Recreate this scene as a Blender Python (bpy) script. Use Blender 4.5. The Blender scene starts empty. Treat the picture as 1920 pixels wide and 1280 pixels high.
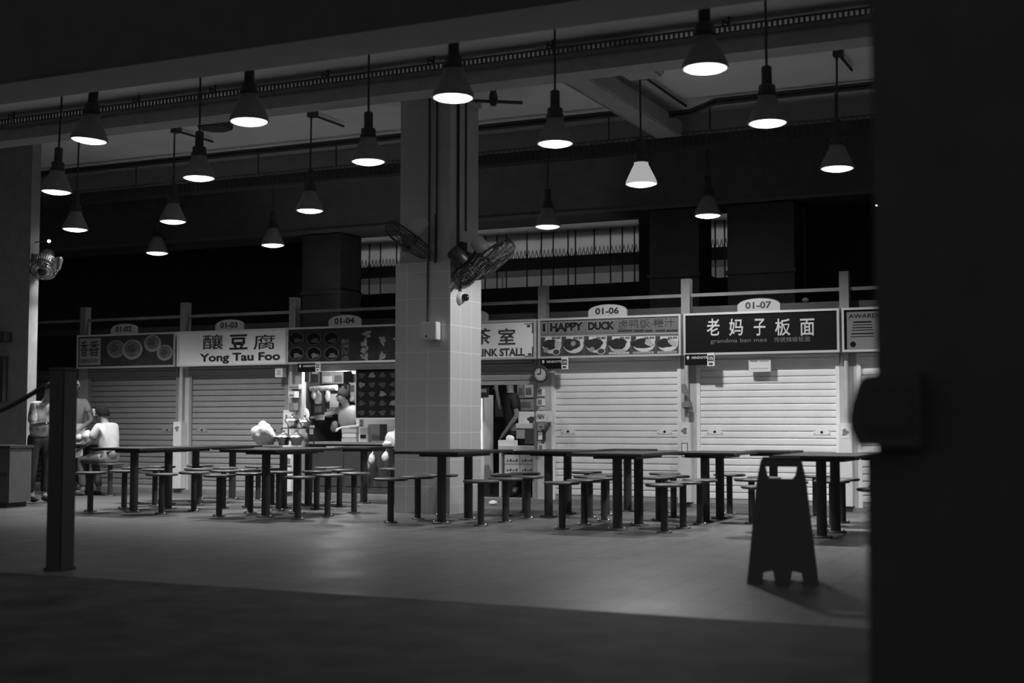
import bpy, bmesh, math, random
from mathutils import Vector, Matrix
R = math.radians
SC = bpy.context.scene
COL = SC.collection

# ------------------------------------------------------------------ camera, night sky, exposure
EYE, YAW, PITCH, FPX = 1.04, R(25.2), math.atan(150 / 2500), 2500.0
cam = bpy.data.cameras.new('camera')
cam.sensor_width = 36; cam.lens = FPX * 36 / 1920; cam.clip_end = 200
cam.dof.use_dof = True; cam.dof.focus_distance = 16.5; cam.dof.aperture_fstop = 1.4
camo = bpy.data.objects.new('camera', cam); COL.objects.link(camo)
camo.location = (0, 0, EYE); camo.rotation_euler = (R(90) + PITCH, 0, YAW)
SC.camera = camo
w = bpy.data.worlds.new('night_sky'); SC.world = w; w.use_nodes = True
w.node_tree.nodes['Background'].inputs[0].default_value = (1, 1, 1, 1)
w.node_tree.nodes['Background'].inputs[1].default_value = 0.095
SC.view_settings.view_transform = 'Standard'; SC.view_settings.look = 'None'
SC.view_settings.exposure = 0.22; SC.view_settings.gamma = 1

CY, SY = math.cos(YAW), math.sin(YAW)
RT = Vector((CY, SY, 0)); FW = Vector((-SY * math.cos(PITCH), CY * math.cos(PITCH), math.sin(PITCH))); UP = RT.cross(FW)
CAM = Vector((0, 0, EYE))
def ray(px, py): return FW + RT * ((px - 960) / FPX) - UP * ((py - 640) / FPX)
def at_y(px, py, Y):                       # the point of the vertical plane at depth Y seen at a photo position
    r = ray(px, py); return CAM + r * (Y / r.y)
def at_z(px, py, Z):
    r = ray(px, py); return CAM + r * ((Z - EYE) / r.z)

# ------------------------------------------------------------------ materials (all grey: a black and white photograph)
MATS = {}
def mat(name, v, rough=.6, metal=0., noise=0., scale=6., emit=0., spec=.5, bump=0.):
    if name in MATS: return MATS[name]
    m = bpy.data.materials.new(name); m.use_nodes = True
    nt = m.node_tree; b = nt.nodes['Principled BSDF']
    b.inputs['Base Color'].default_value = (v, v, v, 1); b.inputs['Roughness'].default_value = rough
    b.inputs['Metallic'].default_value = metal; b.inputs['Specular IOR Level'].default_value = spec
    if emit:
        b.inputs['Emission Color'].default_value = (1, 1, 1, 1); b.inputs['Emission Strength'].default_value = emit
    if noise or bump:
        tc = nt.nodes.new('ShaderNodeTexCoord'); n = nt.nodes.new('ShaderNodeTexNoise')
        n.inputs['Scale'].default_value = scale; n.inputs['Detail'].default_value = 5
        nt.links.new(tc.outputs['Object'], n.inputs['Vector'])
        if noise:
            cr = nt.nodes.new('ShaderNodeValToRGB')
            lo, hi = v * (1 - noise), min(1, v * (1 + noise))
            cr.color_ramp.elements[0].position = .3; cr.color_ramp.elements[1].position = .7
            cr.color_ramp.elements[0].color = (lo, lo, lo, 1); cr.color_ramp.elements[1].color = (hi, hi, hi, 1)
            nt.links.new(n.outputs['Fac'], cr.inputs['Fac']); nt.links.new(cr.outputs['Color'], b.inputs['Base Color'])
        if bump:
            bp = nt.nodes.new('ShaderNodeBump'); bp.inputs['Strength'].default_value = bump; bp.inputs['Distance'].default_value = .02
            nt.links.new(n.outputs['Fac'], bp.inputs['Height']); nt.links.new(bp.outputs['Normal'], b.inputs['Normal'])
    MATS[name] = m; return m
def tile_mat(name, v, mortar, bw, bh, rough, wall=False, msize=.012, var=.06, rough_noise=0., spec=.5):
    m = bpy.data.materials.new(name); m.use_nodes = True; nt = m.node_tree; b = nt.nodes['Principled BSDF']
    tc = nt.nodes.new('ShaderNodeTexCoord'); br = nt.nodes.new('ShaderNodeTexBrick')
    br.offset = 0; br.inputs['Scale'].default_value = 1
    br.inputs['Brick Width'].default_value = bw; br.inputs['Row Height'].default_value = bh
    br.inputs['Mortar Size'].default_value = msize; br.inputs['Mortar Smooth'].default_value = .3
    br.inputs['Color1'].default_value = (v * (1 - var),) * 3 + (1,); br.inputs['Color2'].default_value = (v * (1 + var),) * 3 + (1,)
    br.inputs['Mortar'].default_value = (mortar,) * 3 + (1,)
    if wall:
        sx = nt.nodes.new('ShaderNodeSeparateXYZ'); ad = nt.nodes.new('ShaderNodeMath'); cx = nt.nodes.new('ShaderNodeCombineXYZ')
        nt.links.new(tc.outputs['Object'], sx.inputs[0]); nt.links.new(sx.outputs[0], ad.inputs[0]); nt.links.new(sx.outputs[1], ad.inputs[1])
        nt.links.new(ad.outputs[0], cx.inputs[0]); nt.links.new(sx.outputs[2], cx.inputs[1]); nt.links.new(cx.outputs[0], br.inputs['Vector'])
    else: nt.links.new(tc.outputs['Object'], br.inputs['Vector'])
    nt.links.new(br.outputs['Color'], b.inputs['Base Color'])
    b.inputs['Roughness'].default_value = rough; b.inputs['Specular IOR Level'].default_value = spec
    if rough_noise:
        n = nt.nodes.new('ShaderNodeTexNoise'); n.inputs['Scale'].default_value = 1.3; n.inputs['Detail'].default_value = 6
        mr = nt.nodes.new('ShaderNodeMapRange'); mr.inputs['From Min'].default_value = .3; mr.inputs['From Max'].default_value = .7
        mr.inputs['To Min'].default_value = rough - rough_noise; mr.inputs['To Max'].default_value = rough + rough_noise
        nt.links.new(tc.outputs['Object'], n.inputs['Vector']); nt.links.new(n.outputs['Fac'], mr.inputs['Value']); nt.links.new(mr.outputs[0], b.inputs['Roughness'])
    return m
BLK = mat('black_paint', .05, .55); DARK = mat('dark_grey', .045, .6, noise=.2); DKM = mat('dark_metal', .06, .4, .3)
MID = mat('mid_grey', .22, .6, noise=.15); PALE = mat('pale_grey', .5, .6, noise=.08); WHITE = mat('white_paint', .72, .5, noise=.06)
CONC = mat('painted_concrete', .52, .85, noise=.07, scale=2.5); CEILM = mat('ceiling_paint', .84, .9, noise=.06, scale=1.2)
FACADE = mat('shade_toned_concrete', .07, .9, noise=.1); BEAM = mat('beam_paint', .42, .9, noise=.07); STEEL = mat('steel', .55, .28, 1.); ALU = mat('aluminium_frame', .62, .4, .3)  # facade concrete: lack of light put into its dark base colour
PAPER = mat('white_paper', .78, .8); CARD = mat('carton_card', .36, .85, noise=.1, scale=14); INK = mat('black_ink', .015, .5)
PLAST = mat('white_plastic_film', .82, .35, noise=.12, scale=20, bump=.4); SKIN = mat('skin', .27, .55, noise=.06, scale=18)
HAIR = mat('dark_hair', .015, .85, noise=.4, scale=60, spec=.15); LIT = mat('lamp_diffuser', .9, .5, emit=6.); TUBE = mat('fluorescent_tube', .9, .5, emit=9.)
FLOORM = tile_mat('floor_tile', .115, .07, .3, .3, .46, rough_noise=.09, spec=.25)
COLTILE = tile_mat('column_tile', .6, .8, .272, .305, .3, wall=True, msize=.006, var=.02)
GLASS = mat('fridge_glass_dark', .05, .1)

# ------------------------------------------------------------------ mesh helpers
class MB:
    def __init__(s): s.v = []; s.f = []; s.m = []; s.sm = []
    def add(s, vs, fs, mi=0, smooth=False):
        o = len(s.v); s.v += [tuple(v) for v in vs]
        for f in fs: s.f.append([o + i for i in f]); s.m.append(mi); s.sm.append(smooth)
    def box(s, x0, x1, y0, y1, z0, z1, mi=0, bev=0.):
        if bev <= 0:
            s.add([(x, y, z) for z in (z0, z1) for y in (y0, y1) for x in (x0, x1)],
                  [(0, 2, 3, 1), (4, 5, 7, 6), (0, 1, 5, 4), (2, 6, 7, 3), (0, 4, 6, 2), (1, 3, 7, 5)], mi)
        else:
            bm = bmesh.new(); bmesh.ops.create_cube(bm, size=1)
            for v in bm.verts: v.co = Vector(((x0 + x1) / 2 + v.co.x * (x1 - x0), (y0 + y1) / 2 + v.co.y * (y1 - y0), (z0 + z1) / 2 + v.co.z * (z1 - z0)))
            bmesh.ops.bevel(bm, geom=bm.edges[:], offset=bev, segments=2, affect='EDGES'); s.bm(bm, mi)
    def bm(s, bm, mi=0, smooth=False):
        bm.verts.index_update()
        s.add([v.co[:] for v in bm.verts], [[v.index for v in f.verts] for f in bm.faces], mi, smooth); bm.free()
    def tube(s, pts, r, n=8, mi=0, cap=True, smooth=True):
        pts = [Vector(p) for p in pts]; rs = r if isinstance(r, (list, tuple)) else [r] * len(pts)
        rings = []; prev = None
        for i, p in enumerate(pts):
            t = (pts[min(i + 1, len(pts) - 1)] - pts[max(i - 1, 0)]).normalized()
            if prev is None:
                a = t.cross(Vector((0, 0, 1)))
                if a.length < .01: a = t.cross(Vector((0, 1, 0)))
                a.normalize()
            else: a = (prev - t * prev.dot(t)).normalized()
            prev = a; b = t.cross(a)
            rings.append([p + (a * math.cos(2 * math.pi * k / n) + b * math.sin(2 * math.pi * k / n)) * rs[i] for k in range(n)])
        vs = [v for q in rings for v in q]
        fs = [(i * n + k, i * n + (k + 1) % n, (i + 1) * n + (k + 1) % n, (i + 1) * n + k) for i in range(len(pts) - 1) for k in range(n)]
        s.add(vs, fs, mi, smooth)
        if cap: s.add(rings[0], [tuple(reversed(range(n)))], mi); s.add(rings[-1], [tuple(range(n))], mi)
    def lathe(s, prof, c=(0, 0, 0), n=24, mi=0, smooth=True, M=None):
        M = M or Matrix.Translation(c); vs = []
        for r, z in prof: vs += [M @ Vector((r * math.cos(2 * math.pi * k / n), r * math.sin(2 * math.pi * k / n), z)) for k in range(n)]
        fs = [(i * n + k, i * n + (k + 1) % n, (i + 1) * n + (k + 1) % n, (i + 1) * n + k) for i in range(len(prof) - 1) for k in range(n)]
        s.add(vs, fs, mi, smooth)
        if prof[0][0] > .0015: s.add(vs[:n], [tuple(reversed(range(n)))], mi)
        if prof[-1][0] > .0015: s.add(vs[-n:], [tuple(range(n))], mi)
    def blob(s, c, r, seed=0, amp=.15, mi=0, sub=3, freq=2.3):
        rng = random.Random(seed); bm = bmesh.new(); bmesh.ops.create_icosphere(bm, subdivisions=sub, radius=1)
        ph = [(Vector((rng.uniform(-1, 1), rng.uniform(-1, 1), rng.uniform(-1, 1))).normalized() * freq * (1 + i * .7), rng.uniform(0, 6)) for i in range(6)]
        for v in bm.verts:
            k = 1 + amp * sum(math.sin(v.co.dot(d) + p) / (1 + i * .5) for i, (d, p) in enumerate(ph)) / 2
            v.co = Vector(c) + Vector((v.co.x * r[0], v.co.y * r[1], v.co.z * r[2])) * k
        s.bm(bm, mi, True)
    def prism(s, poly, y0, y1, mi=0):      # outline in X,Z pushed from y0 (front) to y1
        n = len(poly); vs = [(x, y0, z) for x, z in poly] + [(x, y1, z) for x, z in poly]
        a = sum(poly[i][0] * poly[(i + 1) % n][1] - poly[(i + 1) % n][0] * poly[i][1] for i in range(n))
        fr, bk = list(range(n)), list(range(2 * n - 1, n - 1, -1))
        fs = [fr, bk] + [(i, i + n, (i + 1) % n + n, (i + 1) % n) for i in range(n)]
        if a < 0: fs = [list(reversed(f)) for f in fs]
        s.add(vs, fs, mi)
    def ell(s, cx, cz, rx, rz, y, mi=0, n=28, th=.0015, wob=0., seed=0, a0=0):
        rng = random.Random(seed); p = [rng.uniform(0, 6) for _ in range(4)]
        def k(t): return 1 + wob * (math.sin(3 * t + p[0]) + .6 * math.sin(5 * t + p[1]) + .4 * math.sin(9 * t + p[2])) / 1.6
        c, sn = math.cos(a0), math.sin(a0); pts = []
        for i in range(n):
            t = 2 * math.pi * i / n; u, v = rx * math.cos(t) * k(t), rz * math.sin(t) * k(t)
            pts.append((cx + u * c - v * sn, cz + u * sn + v * c))
        s.prism(pts, y - th, y, mi)
    def text(s, body, x0, z0, x1, z1, y, mi=0, bold=0., th=.002, shear=0., fit=True):
        c = bpy.data.curves.new('t', 'FONT'); c.body = body; c.offset = bold; c.shear = shear; c.resolution_u = 3
        o = bpy.data.objects.new('t', c); COL.objects.link(o)
        me = bpy.data.meshes.new_from_object(o.evaluated_get(bpy.context.evaluated_depsgraph_get()))
        xs = [v.co.x for v in me.vertices]; ys = [v.co.y for v in me.vertices]
        if xs:
            ax, bx, ay, by = min(xs), max(xs), min(ys), max(ys)
            sx = (x1 - x0) / (bx - ax); sz = (z1 - z0) / (by - ay)
            if not fit: sx = sz = min(sx, sz)
            s.add([(x0 + (v.co.x - ax) * sx, y - th, z0 + (v.co.y - ay) * sz) for v in me.vertices], [list(p.vertices) for p in me.polygons], mi)
        bpy.data.objects.remove(o); bpy.data.curves.remove(c); bpy.data.meshes.remove(me)
    def build(s, name, mats, parent=None, loc=None):
        me = bpy.data.meshes.new(name); me.from_pydata(s.v, [], s.f)
        for m in (mats if isinstance(mats, (list, tuple)) else [mats]): me.materials.append(m)
        for p, mi, sm in zip(me.polygons, s.m, s.sm): p.material_index = mi; p.use_smooth = sm
        me.update(); o = bpy.data.objects.new(name, me); COL.objects.link(o)
        if parent: o.parent = parent
        if loc: o.location = loc
        return o
def tag(o, label=None, cat=None, group=None, kind=None):
    for k, v in (('label', label), ('category', cat), ('group', group), ('kind', kind)):
        if v: o[k] = v
    return o
def empty(name, loc, label, cat, group=None, rz=0.):
    o = bpy.data.objects.new(name, None); COL.objects.link(o); o.location = loc; o.rotation_euler.z = rz; o.empty_display_size = .1
    return tag(o, label, cat, group)
def copy_tree(o, parent=None):
    c = o.copy(); COL.objects.link(c)
    if parent: c.parent = parent
    for ch in [x for x in COL.objects if x.parent == o]: copy_tree(ch, c)
    return c
def struct(name, mb, m): return tag(mb.build(name, m), kind='structure')
def one(name, mb, m, label, cat, group=None): return tag(mb.build(name, m), label, cat, group)
def boxmb(*a, **k):
    mb = MB(); mb.box(*a, **k); return mb
def pxrect(x0, y0, x1, y1, Y):             # rectangle of the plane at depth Y behind a photo rectangle: X0, X1, Z0, Z1
    p = at_y(x0, (y0 + y1) / 2, Y); q = at_y(x1, (y0 + y1) / 2, Y); c = (x0 + x1) / 2
    return p.x, q.x, at_y(c, y1, Y).z, at_y(c, y0, Y).z
ORD = ['first', 'second', 'third', 'fourth', 'fifth', 'sixth']

# ------------------------------------------------------------------ the setting
CEIL = 4.83
mb = MB(); mb.box(-45, 25, 6.9, 46, -.2, 0); struct('floor', mb, FLOORM)
mb = MB(); mb.box(-45, 25, -6, 6.9, -.2, -.002); struct('pavement', mb, mat('dark_paving', .06, .75, noise=.5, scale=3, spec=.2, bump=.25))
mb = MB(); mb.box(-45, 25, 8.5, 46, CEIL, CEIL + .2); struct('ceiling', mb, CEILM)
mb = MB(); mb.box(-45, 25, 7.98, 8.5, 3.8, 7.5); struct('front_beam', mb, BEAM)
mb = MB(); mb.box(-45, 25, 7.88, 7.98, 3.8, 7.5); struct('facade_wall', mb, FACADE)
mb = MB(); mb.box(-45, 25, 15.65, 16.0, 4.45, CEIL); struct('cross_beam', mb, CONC)
mb = MB(); mb.box(-45, 25, 45, 45.3, 0, CEIL); struct('wall_back', mb, CONC)
mb = MB(); mb.box(-45, -44.7, 8, 46, 0, CEIL); struct('wall_left', mb, CONC)
mb = MB(); mb.box(-45, 25, 29.6, 30.0, 4.32, CEIL); struct('far_beam', mb, CONC)
mb = MB(); mb.box(-45, 25, 35.5, 36.0, 4.0, CEIL); struct('far_cross_beam', mb, CONC)
# main column: painted above, tiled and a little thicker below
mb = MB(); mb.box(-7.71, -7.06, 13.34, 14.06, 2.86, CEIL)
mb.box(-7.74, -7.03, 13.31, 14.09, CEIL - .06, CEIL)
col = struct('column', mb, CONC)
mb = MB(); mb.box(-7.75, -7.035, 13.31, 14.09, 0, 2.86); struct('column_cladding', mb, COLTILE)
mb = MB(); mb.box(-14.3, -13.42, 13.34, 13.5, 0, CEIL); struct('column_left', mb, mat('left_column_paint', .32, .85, noise=.1))
for i, (x0, x1, y0, y1) in enumerate([(-14.7, -13.95, 21.6, 22.4), (-7.75, -7.0, 21.6, 22.4), (-.9, -.2, 21.6, 22.4), (-14.6, -13.9, 31, 31.8), (-10.95, -10.1, 31, 31.8)]):
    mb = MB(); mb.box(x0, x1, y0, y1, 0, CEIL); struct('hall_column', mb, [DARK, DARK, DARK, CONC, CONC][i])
mb = MB(); mb.box(-30, -14.8, 22.0, 22.4, 2.95, CEIL); struct('added_dark_bulkhead_wall', mb, DARK)  # added blocker, keeps the lit far hall dark at left
mb = MB(); mb.box(-5.15, 8, 20.0, 20.4, 2.3, CEIL); struct('added_dark_partition_wall', mb, DARK)  # added dark obstacle over the lit far hall at right
mb = MB(); mb.box(-14.8, 8, 23.0, 23.3, 0, 3.6); struct('added_dark_low_wall', mb, DARK)  # added dark screen hiding the lit lower part of the far hall
# dark pillar close to the camera, with a thicker plinth
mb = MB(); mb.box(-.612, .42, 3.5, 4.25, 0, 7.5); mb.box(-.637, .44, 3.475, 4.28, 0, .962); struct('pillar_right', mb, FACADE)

# ------------------------------------------------------------------ pendant lamps
LROWS = [
 (9.25, 'nearest', [(-8.62, 4), (-6.84, 4), (-4.87, 8), (-2.8, 6)]),
 (11.2, 'second', [(-10.9, 5), (-8.92, 5), (-6.84, 50), (-4.83, 150), (-2.84, 20)]),
 (13.53, 'third', [(-12.82, 360), (-11.18, 520), (-9.09, 560), (-4.82, 290), (-2.72, 600)]),
 (15.98, 'farthest', [(-13.5, 18), (-11.37, 22), (-7.0, 40), (-4.82, 40)]),
]
ZL = 3.6
def lamp_light(root, p, strong, cone=116):
    l = bpy.data.lights.new('pendant_bulb', 'SPOT'); l.energy = p; l.spot_size = R(156 if strong else cone); l.spot_blend = .3 if strong else .9; l.shadow_soft_size = .11
    o = bpy.data.objects.new('pendant_bulb', l); COL.objects.link(o); o.parent = root; o.location = (0, 0, -.05)
def make_lamp(ztop):
    root = empty('pendant_lamp', (0, 0, ZL), 'x', 'lamp', 'pendant lamps under the ceiling')
    b = MB(); b.lathe([(.168, 0), (.172, .004), (.166, .03), (.145, .08), (.118, .135), (.094, .185), (.078, .215), (.078, .235)], n=32); b.lathe([(.163, 0), (.16, .03), (.14, .08)], n=32); b.build('lamp_shade', mat('lamp_shade_paint', .24, .5, noise=.15), root)
    b = MB(); b.lathe([(.0, -.03), (.08, -.024), (.135, -.01), (.163, .006)], n=32); b.build('diffuser', LIT, root)
    b = MB(); b.lathe([(.07, .235), (.084, .24), (.084, .265), (.072, .268), (.072, .325), (.06, .335)], n=20); b.build('collar', DKM, root)
    b = MB(); b.lathe([(.042, .33), (.044, .335), (.044, .49), (.03, .5)], n=16); b.build('ballast_housing', BLK, root)
    b = MB(); b.tube([(0, 0, .49), (0, 0, ztop - ZL)], .011, 8); b.lathe([(.035, ztop - ZL - .03), (.035, ztop - ZL)], n=12); b.build('stem', BLK, root)
    return root
protos = {}
for ri, (Y, rn, xs) in enumerate(LROWS):
    for k, (x, p) in enumerate(xs):
        if 'L' not in protos: protos['L'] = make_lamp(CEIL); o = protos['L']
        else: o = copy_tree(protos['L'])
        o.location = (x, Y, ZL); tilt = {(0, 0): .1, (1, 0): .05, (2, 0): .03}.get((ri, k), random.Random(ri * 9 + k).uniform(-.012, .012))
        o.rotation_euler = (0, tilt, 0)
        if p == 290: o['label'] = 'pendant lamp with the strongest blown-out glare, imitated by an emissive shade, in front of unit 01-06'
        else: o['label'] = f'black bell pendant lamp, {ORD[k]} from the left in the {rn} lamp row'
        LIGHTQ = protos.setdefault('q', []); LIGHTQ.append((o, p))
for o, p in protos['q']:
    lamp_light(o, p, p == 290, 122 if o.location.x < -8 and o.location.y > 13 else 116)
    if p == 290:                               # emission on its shade imitates the glare around the bulb
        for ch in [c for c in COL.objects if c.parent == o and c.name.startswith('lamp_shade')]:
            ch.data = ch.data.copy(); ch.data.materials.clear(); ch.data.materials.append(mat('glare_emission_shade', .6, .5, emit=.3)); ch['label'] = 'pale shade with emission imitating glare'
# lamps of the hall beyond the stalls
for k, (x, y) in enumerate([(-16.5, 26.5), (-12.7, 26.5), (-8.6, 26.5), (-4.4, 26.5), (-18, 33), (-12.2, 33), (-7.9, 33), (-3, 33)]):
    o = make_lamp(CEIL + .4) if k == 0 else copy_tree(protos['F'])
    if k == 0: protos['F'] = o; lamp_light(o, 1300, False)
    o.location = (x, y, 3.2); o['group'] = 'pendant lamps of the hall beyond the stalls'
    o['label'] = f'small far pendant lamp beyond the stalls, {ORD[k % 4]} from left in its {"nearer" if k < 4 else "farther"} row'
# conduit arms from the third-row stems along the ceiling
for k, (x, y) in enumerate([(-11.18, 13.53), (-9.09, 13.53), (-4.82, 13.53), (-2.72, 13.53)]):
    b = MB(); L = [.75, .7, 1.5, .7][k]
    b.tube([(x + .03, y, CEIL - .05), (x + .03, y + L, CEIL - .05)], .016, 8); b.box(x - .02, x + .08, y - .05, y + .05, CEIL - .08, CEIL)
    one('ceiling_conduit', b, DKM, f'dark conduit arm on the ceiling from the {["second", "third", "glaring fourth", "last"][k]} lamp stem of the third row', 'conduit', 'conduit arms of the third lamp row')

# ------------------------------------------------------------------ ceiling services
root = empty('cable_tray', (0, 12.2, 4.49), 'long dark cable tray and trunking hung under the ceiling in front of the tiled column', 'cable tray')
b = MB(); b.box(-30, 8, -.16, .16, 0, .17); b.build('trunking', mat('trunking_paint', .42, .5, noise=.1), root)
b = MB(); b.box(-30, 8, -.21, -.17, .15, .185); b.build('lower_edge', mat('trunking_edge', .2, .4), root)
b = MB()
for i in range(380):                         # perforated upper tray
    x = -18 + i * .05; b.box(x, x + .02, -.2, -.185, .2, .25)
b.box(-30, 8, -.2, -.18, .185, .2); b.box(-30, 8, -.2, -.18, .25, .265); b.build('perforated_tray', mat('tray_metal', .1, .6), root)
for k, x in enumerate([-14.4, -12.4, -10.45, -9.35, -7.85, -6.55, -5.2, -3.4, -1.6]):
    b = MB(); b.tube([(x, -.19, .22), (x, -.19, CEIL - 4.49)], .011, 6); b.tube([(x, -.19, .27), (x - .05, -.22, .3), (x - .05, -.22, .24)], .012, 6); b.build('hanger', BLK, root)
b = MB()
for dz in (0, .07): b.tube([(-30, 14.9, 4.72 + dz * .6), (-5.6, 14.9, 4.72 + dz * .6), (-5.2, 14.9, 4.64 + dz * .6), (-4.7, 14.9, 4.64 + dz * .6), (-4.4, 14.9, 4.74 + dz * .6), (2, 14.9, 4.74 + dz * .6)], .022, 8)
one('service_pipe', b, DKM, 'pair of thin pipes running along the ceiling behind the tiled column', 'pipe')
root = empty('cable_ladder', (0, 15.5, 4.37), 'dark cable ladder along the cross beam above the stall signs', 'cable tray')
b = MB(); b.box(-30, 8, -.12, .12, 0, .13); b.build('tray', DARK, root)
b = MB()
for i in range(260): b.tube([(-18 + i * .075, -.13, .0), (-18 + i * .075, -.13, .16)], .006, 4)
b.tube([(-30, -.13, .165), (8, -.13, .165)], .01, 6); b.build('rung_edge', mat('tray_metal', .3), root)
for x in (-15, -13.4, -12.3, -11.2, -9.9, -8.6, -6.5, -5.9, -5.3, -4.6, -3.9, -3.1, -2.2):
    b = MB(); b.tube([(x, -.13, .16), (x, -.13, CEIL - 4.37)], .01, 6); b.build('hanger', BLK, root)
b = MB(); b.box(-5.25, -4.97, 12.4, 15.4, 4.5, 4.6); b.box(-5.27, -5.24, 12.4, 15.4, 4.5, 4.68); b.box(-4.98, -4.95, 12.4, 15.4, 4.5, 4.68)
root = empty('duct_branch', (0, 0, 0), 'dark branch trunking running back across the ceiling towards the stalls', 'cable tray'); b.build('trunking', mat('trunking_paint', .11), root)
for y in (13.3, 14.3): b = MB(); b.tube([(-5.1, y, 4.6), (-5.1, y, CEIL)], .011, 6); b.build('hanger', BLK, root)
b = MB(); b.box(-4.75, -4.35, 12.42, 12.95, 4.58, CEIL, bev=.03); one('junction_box', b, PALE, 'pale square junction box on the ceiling beside the branch trunking', 'junction box')
root = empty('air_unit', at_z(403, 242, 4.6), 'dark octagonal speaker box fixed under the ceiling at left', 'speaker')
b = MB(); b.lathe([(.2, 0), (.22, .03), (.22, .14), (.1, .2)], n=8, smooth=False); b.build('housing', DARK, root)
b = MB(); b.tube([(0, 0, .2), (0, 0, CEIL - 4.6)], .012, 6); b.build('stem', BLK, root)
p = at_z(362, 206, 4.72); b = MB(); b.lathe([(.0, -.06), (.05, -.05), (.085, -.01), (.09, .03), (.09, CEIL - p.z)], p, n=20)
one('smoke_detector', b, PALE, 'small pale dome detector on the ceiling behind the left lamps', 'smoke detector')
p = at_z(925, 190, 4.66); b = MB(); b.tube([p + Vector((-.3, 0, .04)), p + Vector((.2, .35, .04))], .02, 6); b.lathe([(.03, -.05), (.05, 0), (.05, .05), (.02, .17)], p, n=12)
one('ceiling_camera', b, BLK, 'small black camera on a bracket beside the column top', 'camera')
# dark kitchen exhaust duct above the stalls
root = empty('exhaust_duct', (0, 17.6, 3.95), 'long dark kitchen exhaust duct above the stalls', 'duct')
b = MB(); b.box(-26, 6, -.45, .45, 0, .75); b.build('duct_run', mat('duct_paint', .1, .7, noise=.15), root)
b = MB(); b.box(-26, 6, -.47, -.45, -.02, .03); b.build('lower_flange', mat('duct_flange', .12, .5), root)
for x in range(-16, 3, 2): b = MB(); b.tube([(x, -.4, .75), (x, -.4, CEIL - 3.95)], .01, 6); b.build('hanger', BLK, root)
for k, (x0, x1, z1, lab) in enumerate([(-6.05, -5.35, 3.93, 'above unit 01-06'), (-4.95, -4.05, 3.93, 'above unit 01-07'), (-11.75, -11.05, 3.93, 'between units 01-03 and 01-04')]):
    b = MB(); b.box(x0, x1, 17.3, 17.9, 2.3, z1); b.box(x0 - .03, x1 + .03, 17.27, 17.93, 3.0, 3.05)
    one('exhaust_riser', b, DARK, f'dark square exhaust riser rising {lab}', 'duct', 'exhaust risers')
# trays and hanger rods of the far hall, silhouetted against its ceiling
for k, (Y, z) in enumerate([(24.5, 4.2), (31.5, 4.3)]):
    root = empty('cable_tray', (0, Y, z), f'dark cable tray of the {"nearer" if k == 0 else "farther"} far hall bay seen over the stalls', 'cable tray')
    b = MB(); b.box(-28, 4, -.2, .9 if k == 0 else .2, -.12 if k == 0 else 0, .12)
    for i in range(210): b.tube([(-19 + i * .085, -.2, .1), (-18.965 + i * .085, -.2, .28), (-18.93 + i * .085, -.2, .1)], .012, 4)
    b.build('tray', BLK, root)
    rng = random.Random(k)
    for i in range(38):
        x = -16 + i * .3 + rng.uniform(-.12, .12); b = MB(); b.tube([(x, -.2, -.7), (x, -.2, CEIL - z)], .016, 5); b.build('hanger', BLK, root)
b = MB(); b.tube([(-28, 28, 4.6), (4, 28, 4.6)], .03, 6); b.tube([(-28, 27.2, 4.7), (4, 27.2, 4.7)], .02, 6)
one('service_pipe', b, BLK, 'thin dark pipes under the far hall ceiling', 'pipe')

# ------------------------------------------------------------------ stall row
YW, XP, PP = 15.75, -16.66, 1.936
def px_(i): return XP + PP * i
YS = 15.56                                    # face of the sign boards
for i in range(0, 10):
    x = px_(i); b = MB(); b.box(x - .065, x + .135, 15.74, 15.9, 0, 2.3)
    struct('stall_pillar', b, mat('pillar_paint', .5, .6, noise=.08))
    b = MB(); b.box(x - .055, x + .055, 15.74, 15.86, 2.3, 2.8); struct('stall_post', b, mat('post_paint', .24, .6, noise=.1))
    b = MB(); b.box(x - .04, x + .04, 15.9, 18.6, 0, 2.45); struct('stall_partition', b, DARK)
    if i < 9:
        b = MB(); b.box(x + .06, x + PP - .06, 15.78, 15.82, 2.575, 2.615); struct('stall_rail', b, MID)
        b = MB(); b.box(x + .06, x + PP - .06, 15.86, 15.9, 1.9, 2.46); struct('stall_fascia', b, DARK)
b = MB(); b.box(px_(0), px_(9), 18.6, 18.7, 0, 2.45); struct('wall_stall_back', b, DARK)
b = MB(); b.box(px_(0), px_(9), 15.66, 15.95, 0, .045); struct('stall_kerb', b, mat('kerb_stone', .2, .7, noise=.2))

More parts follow.
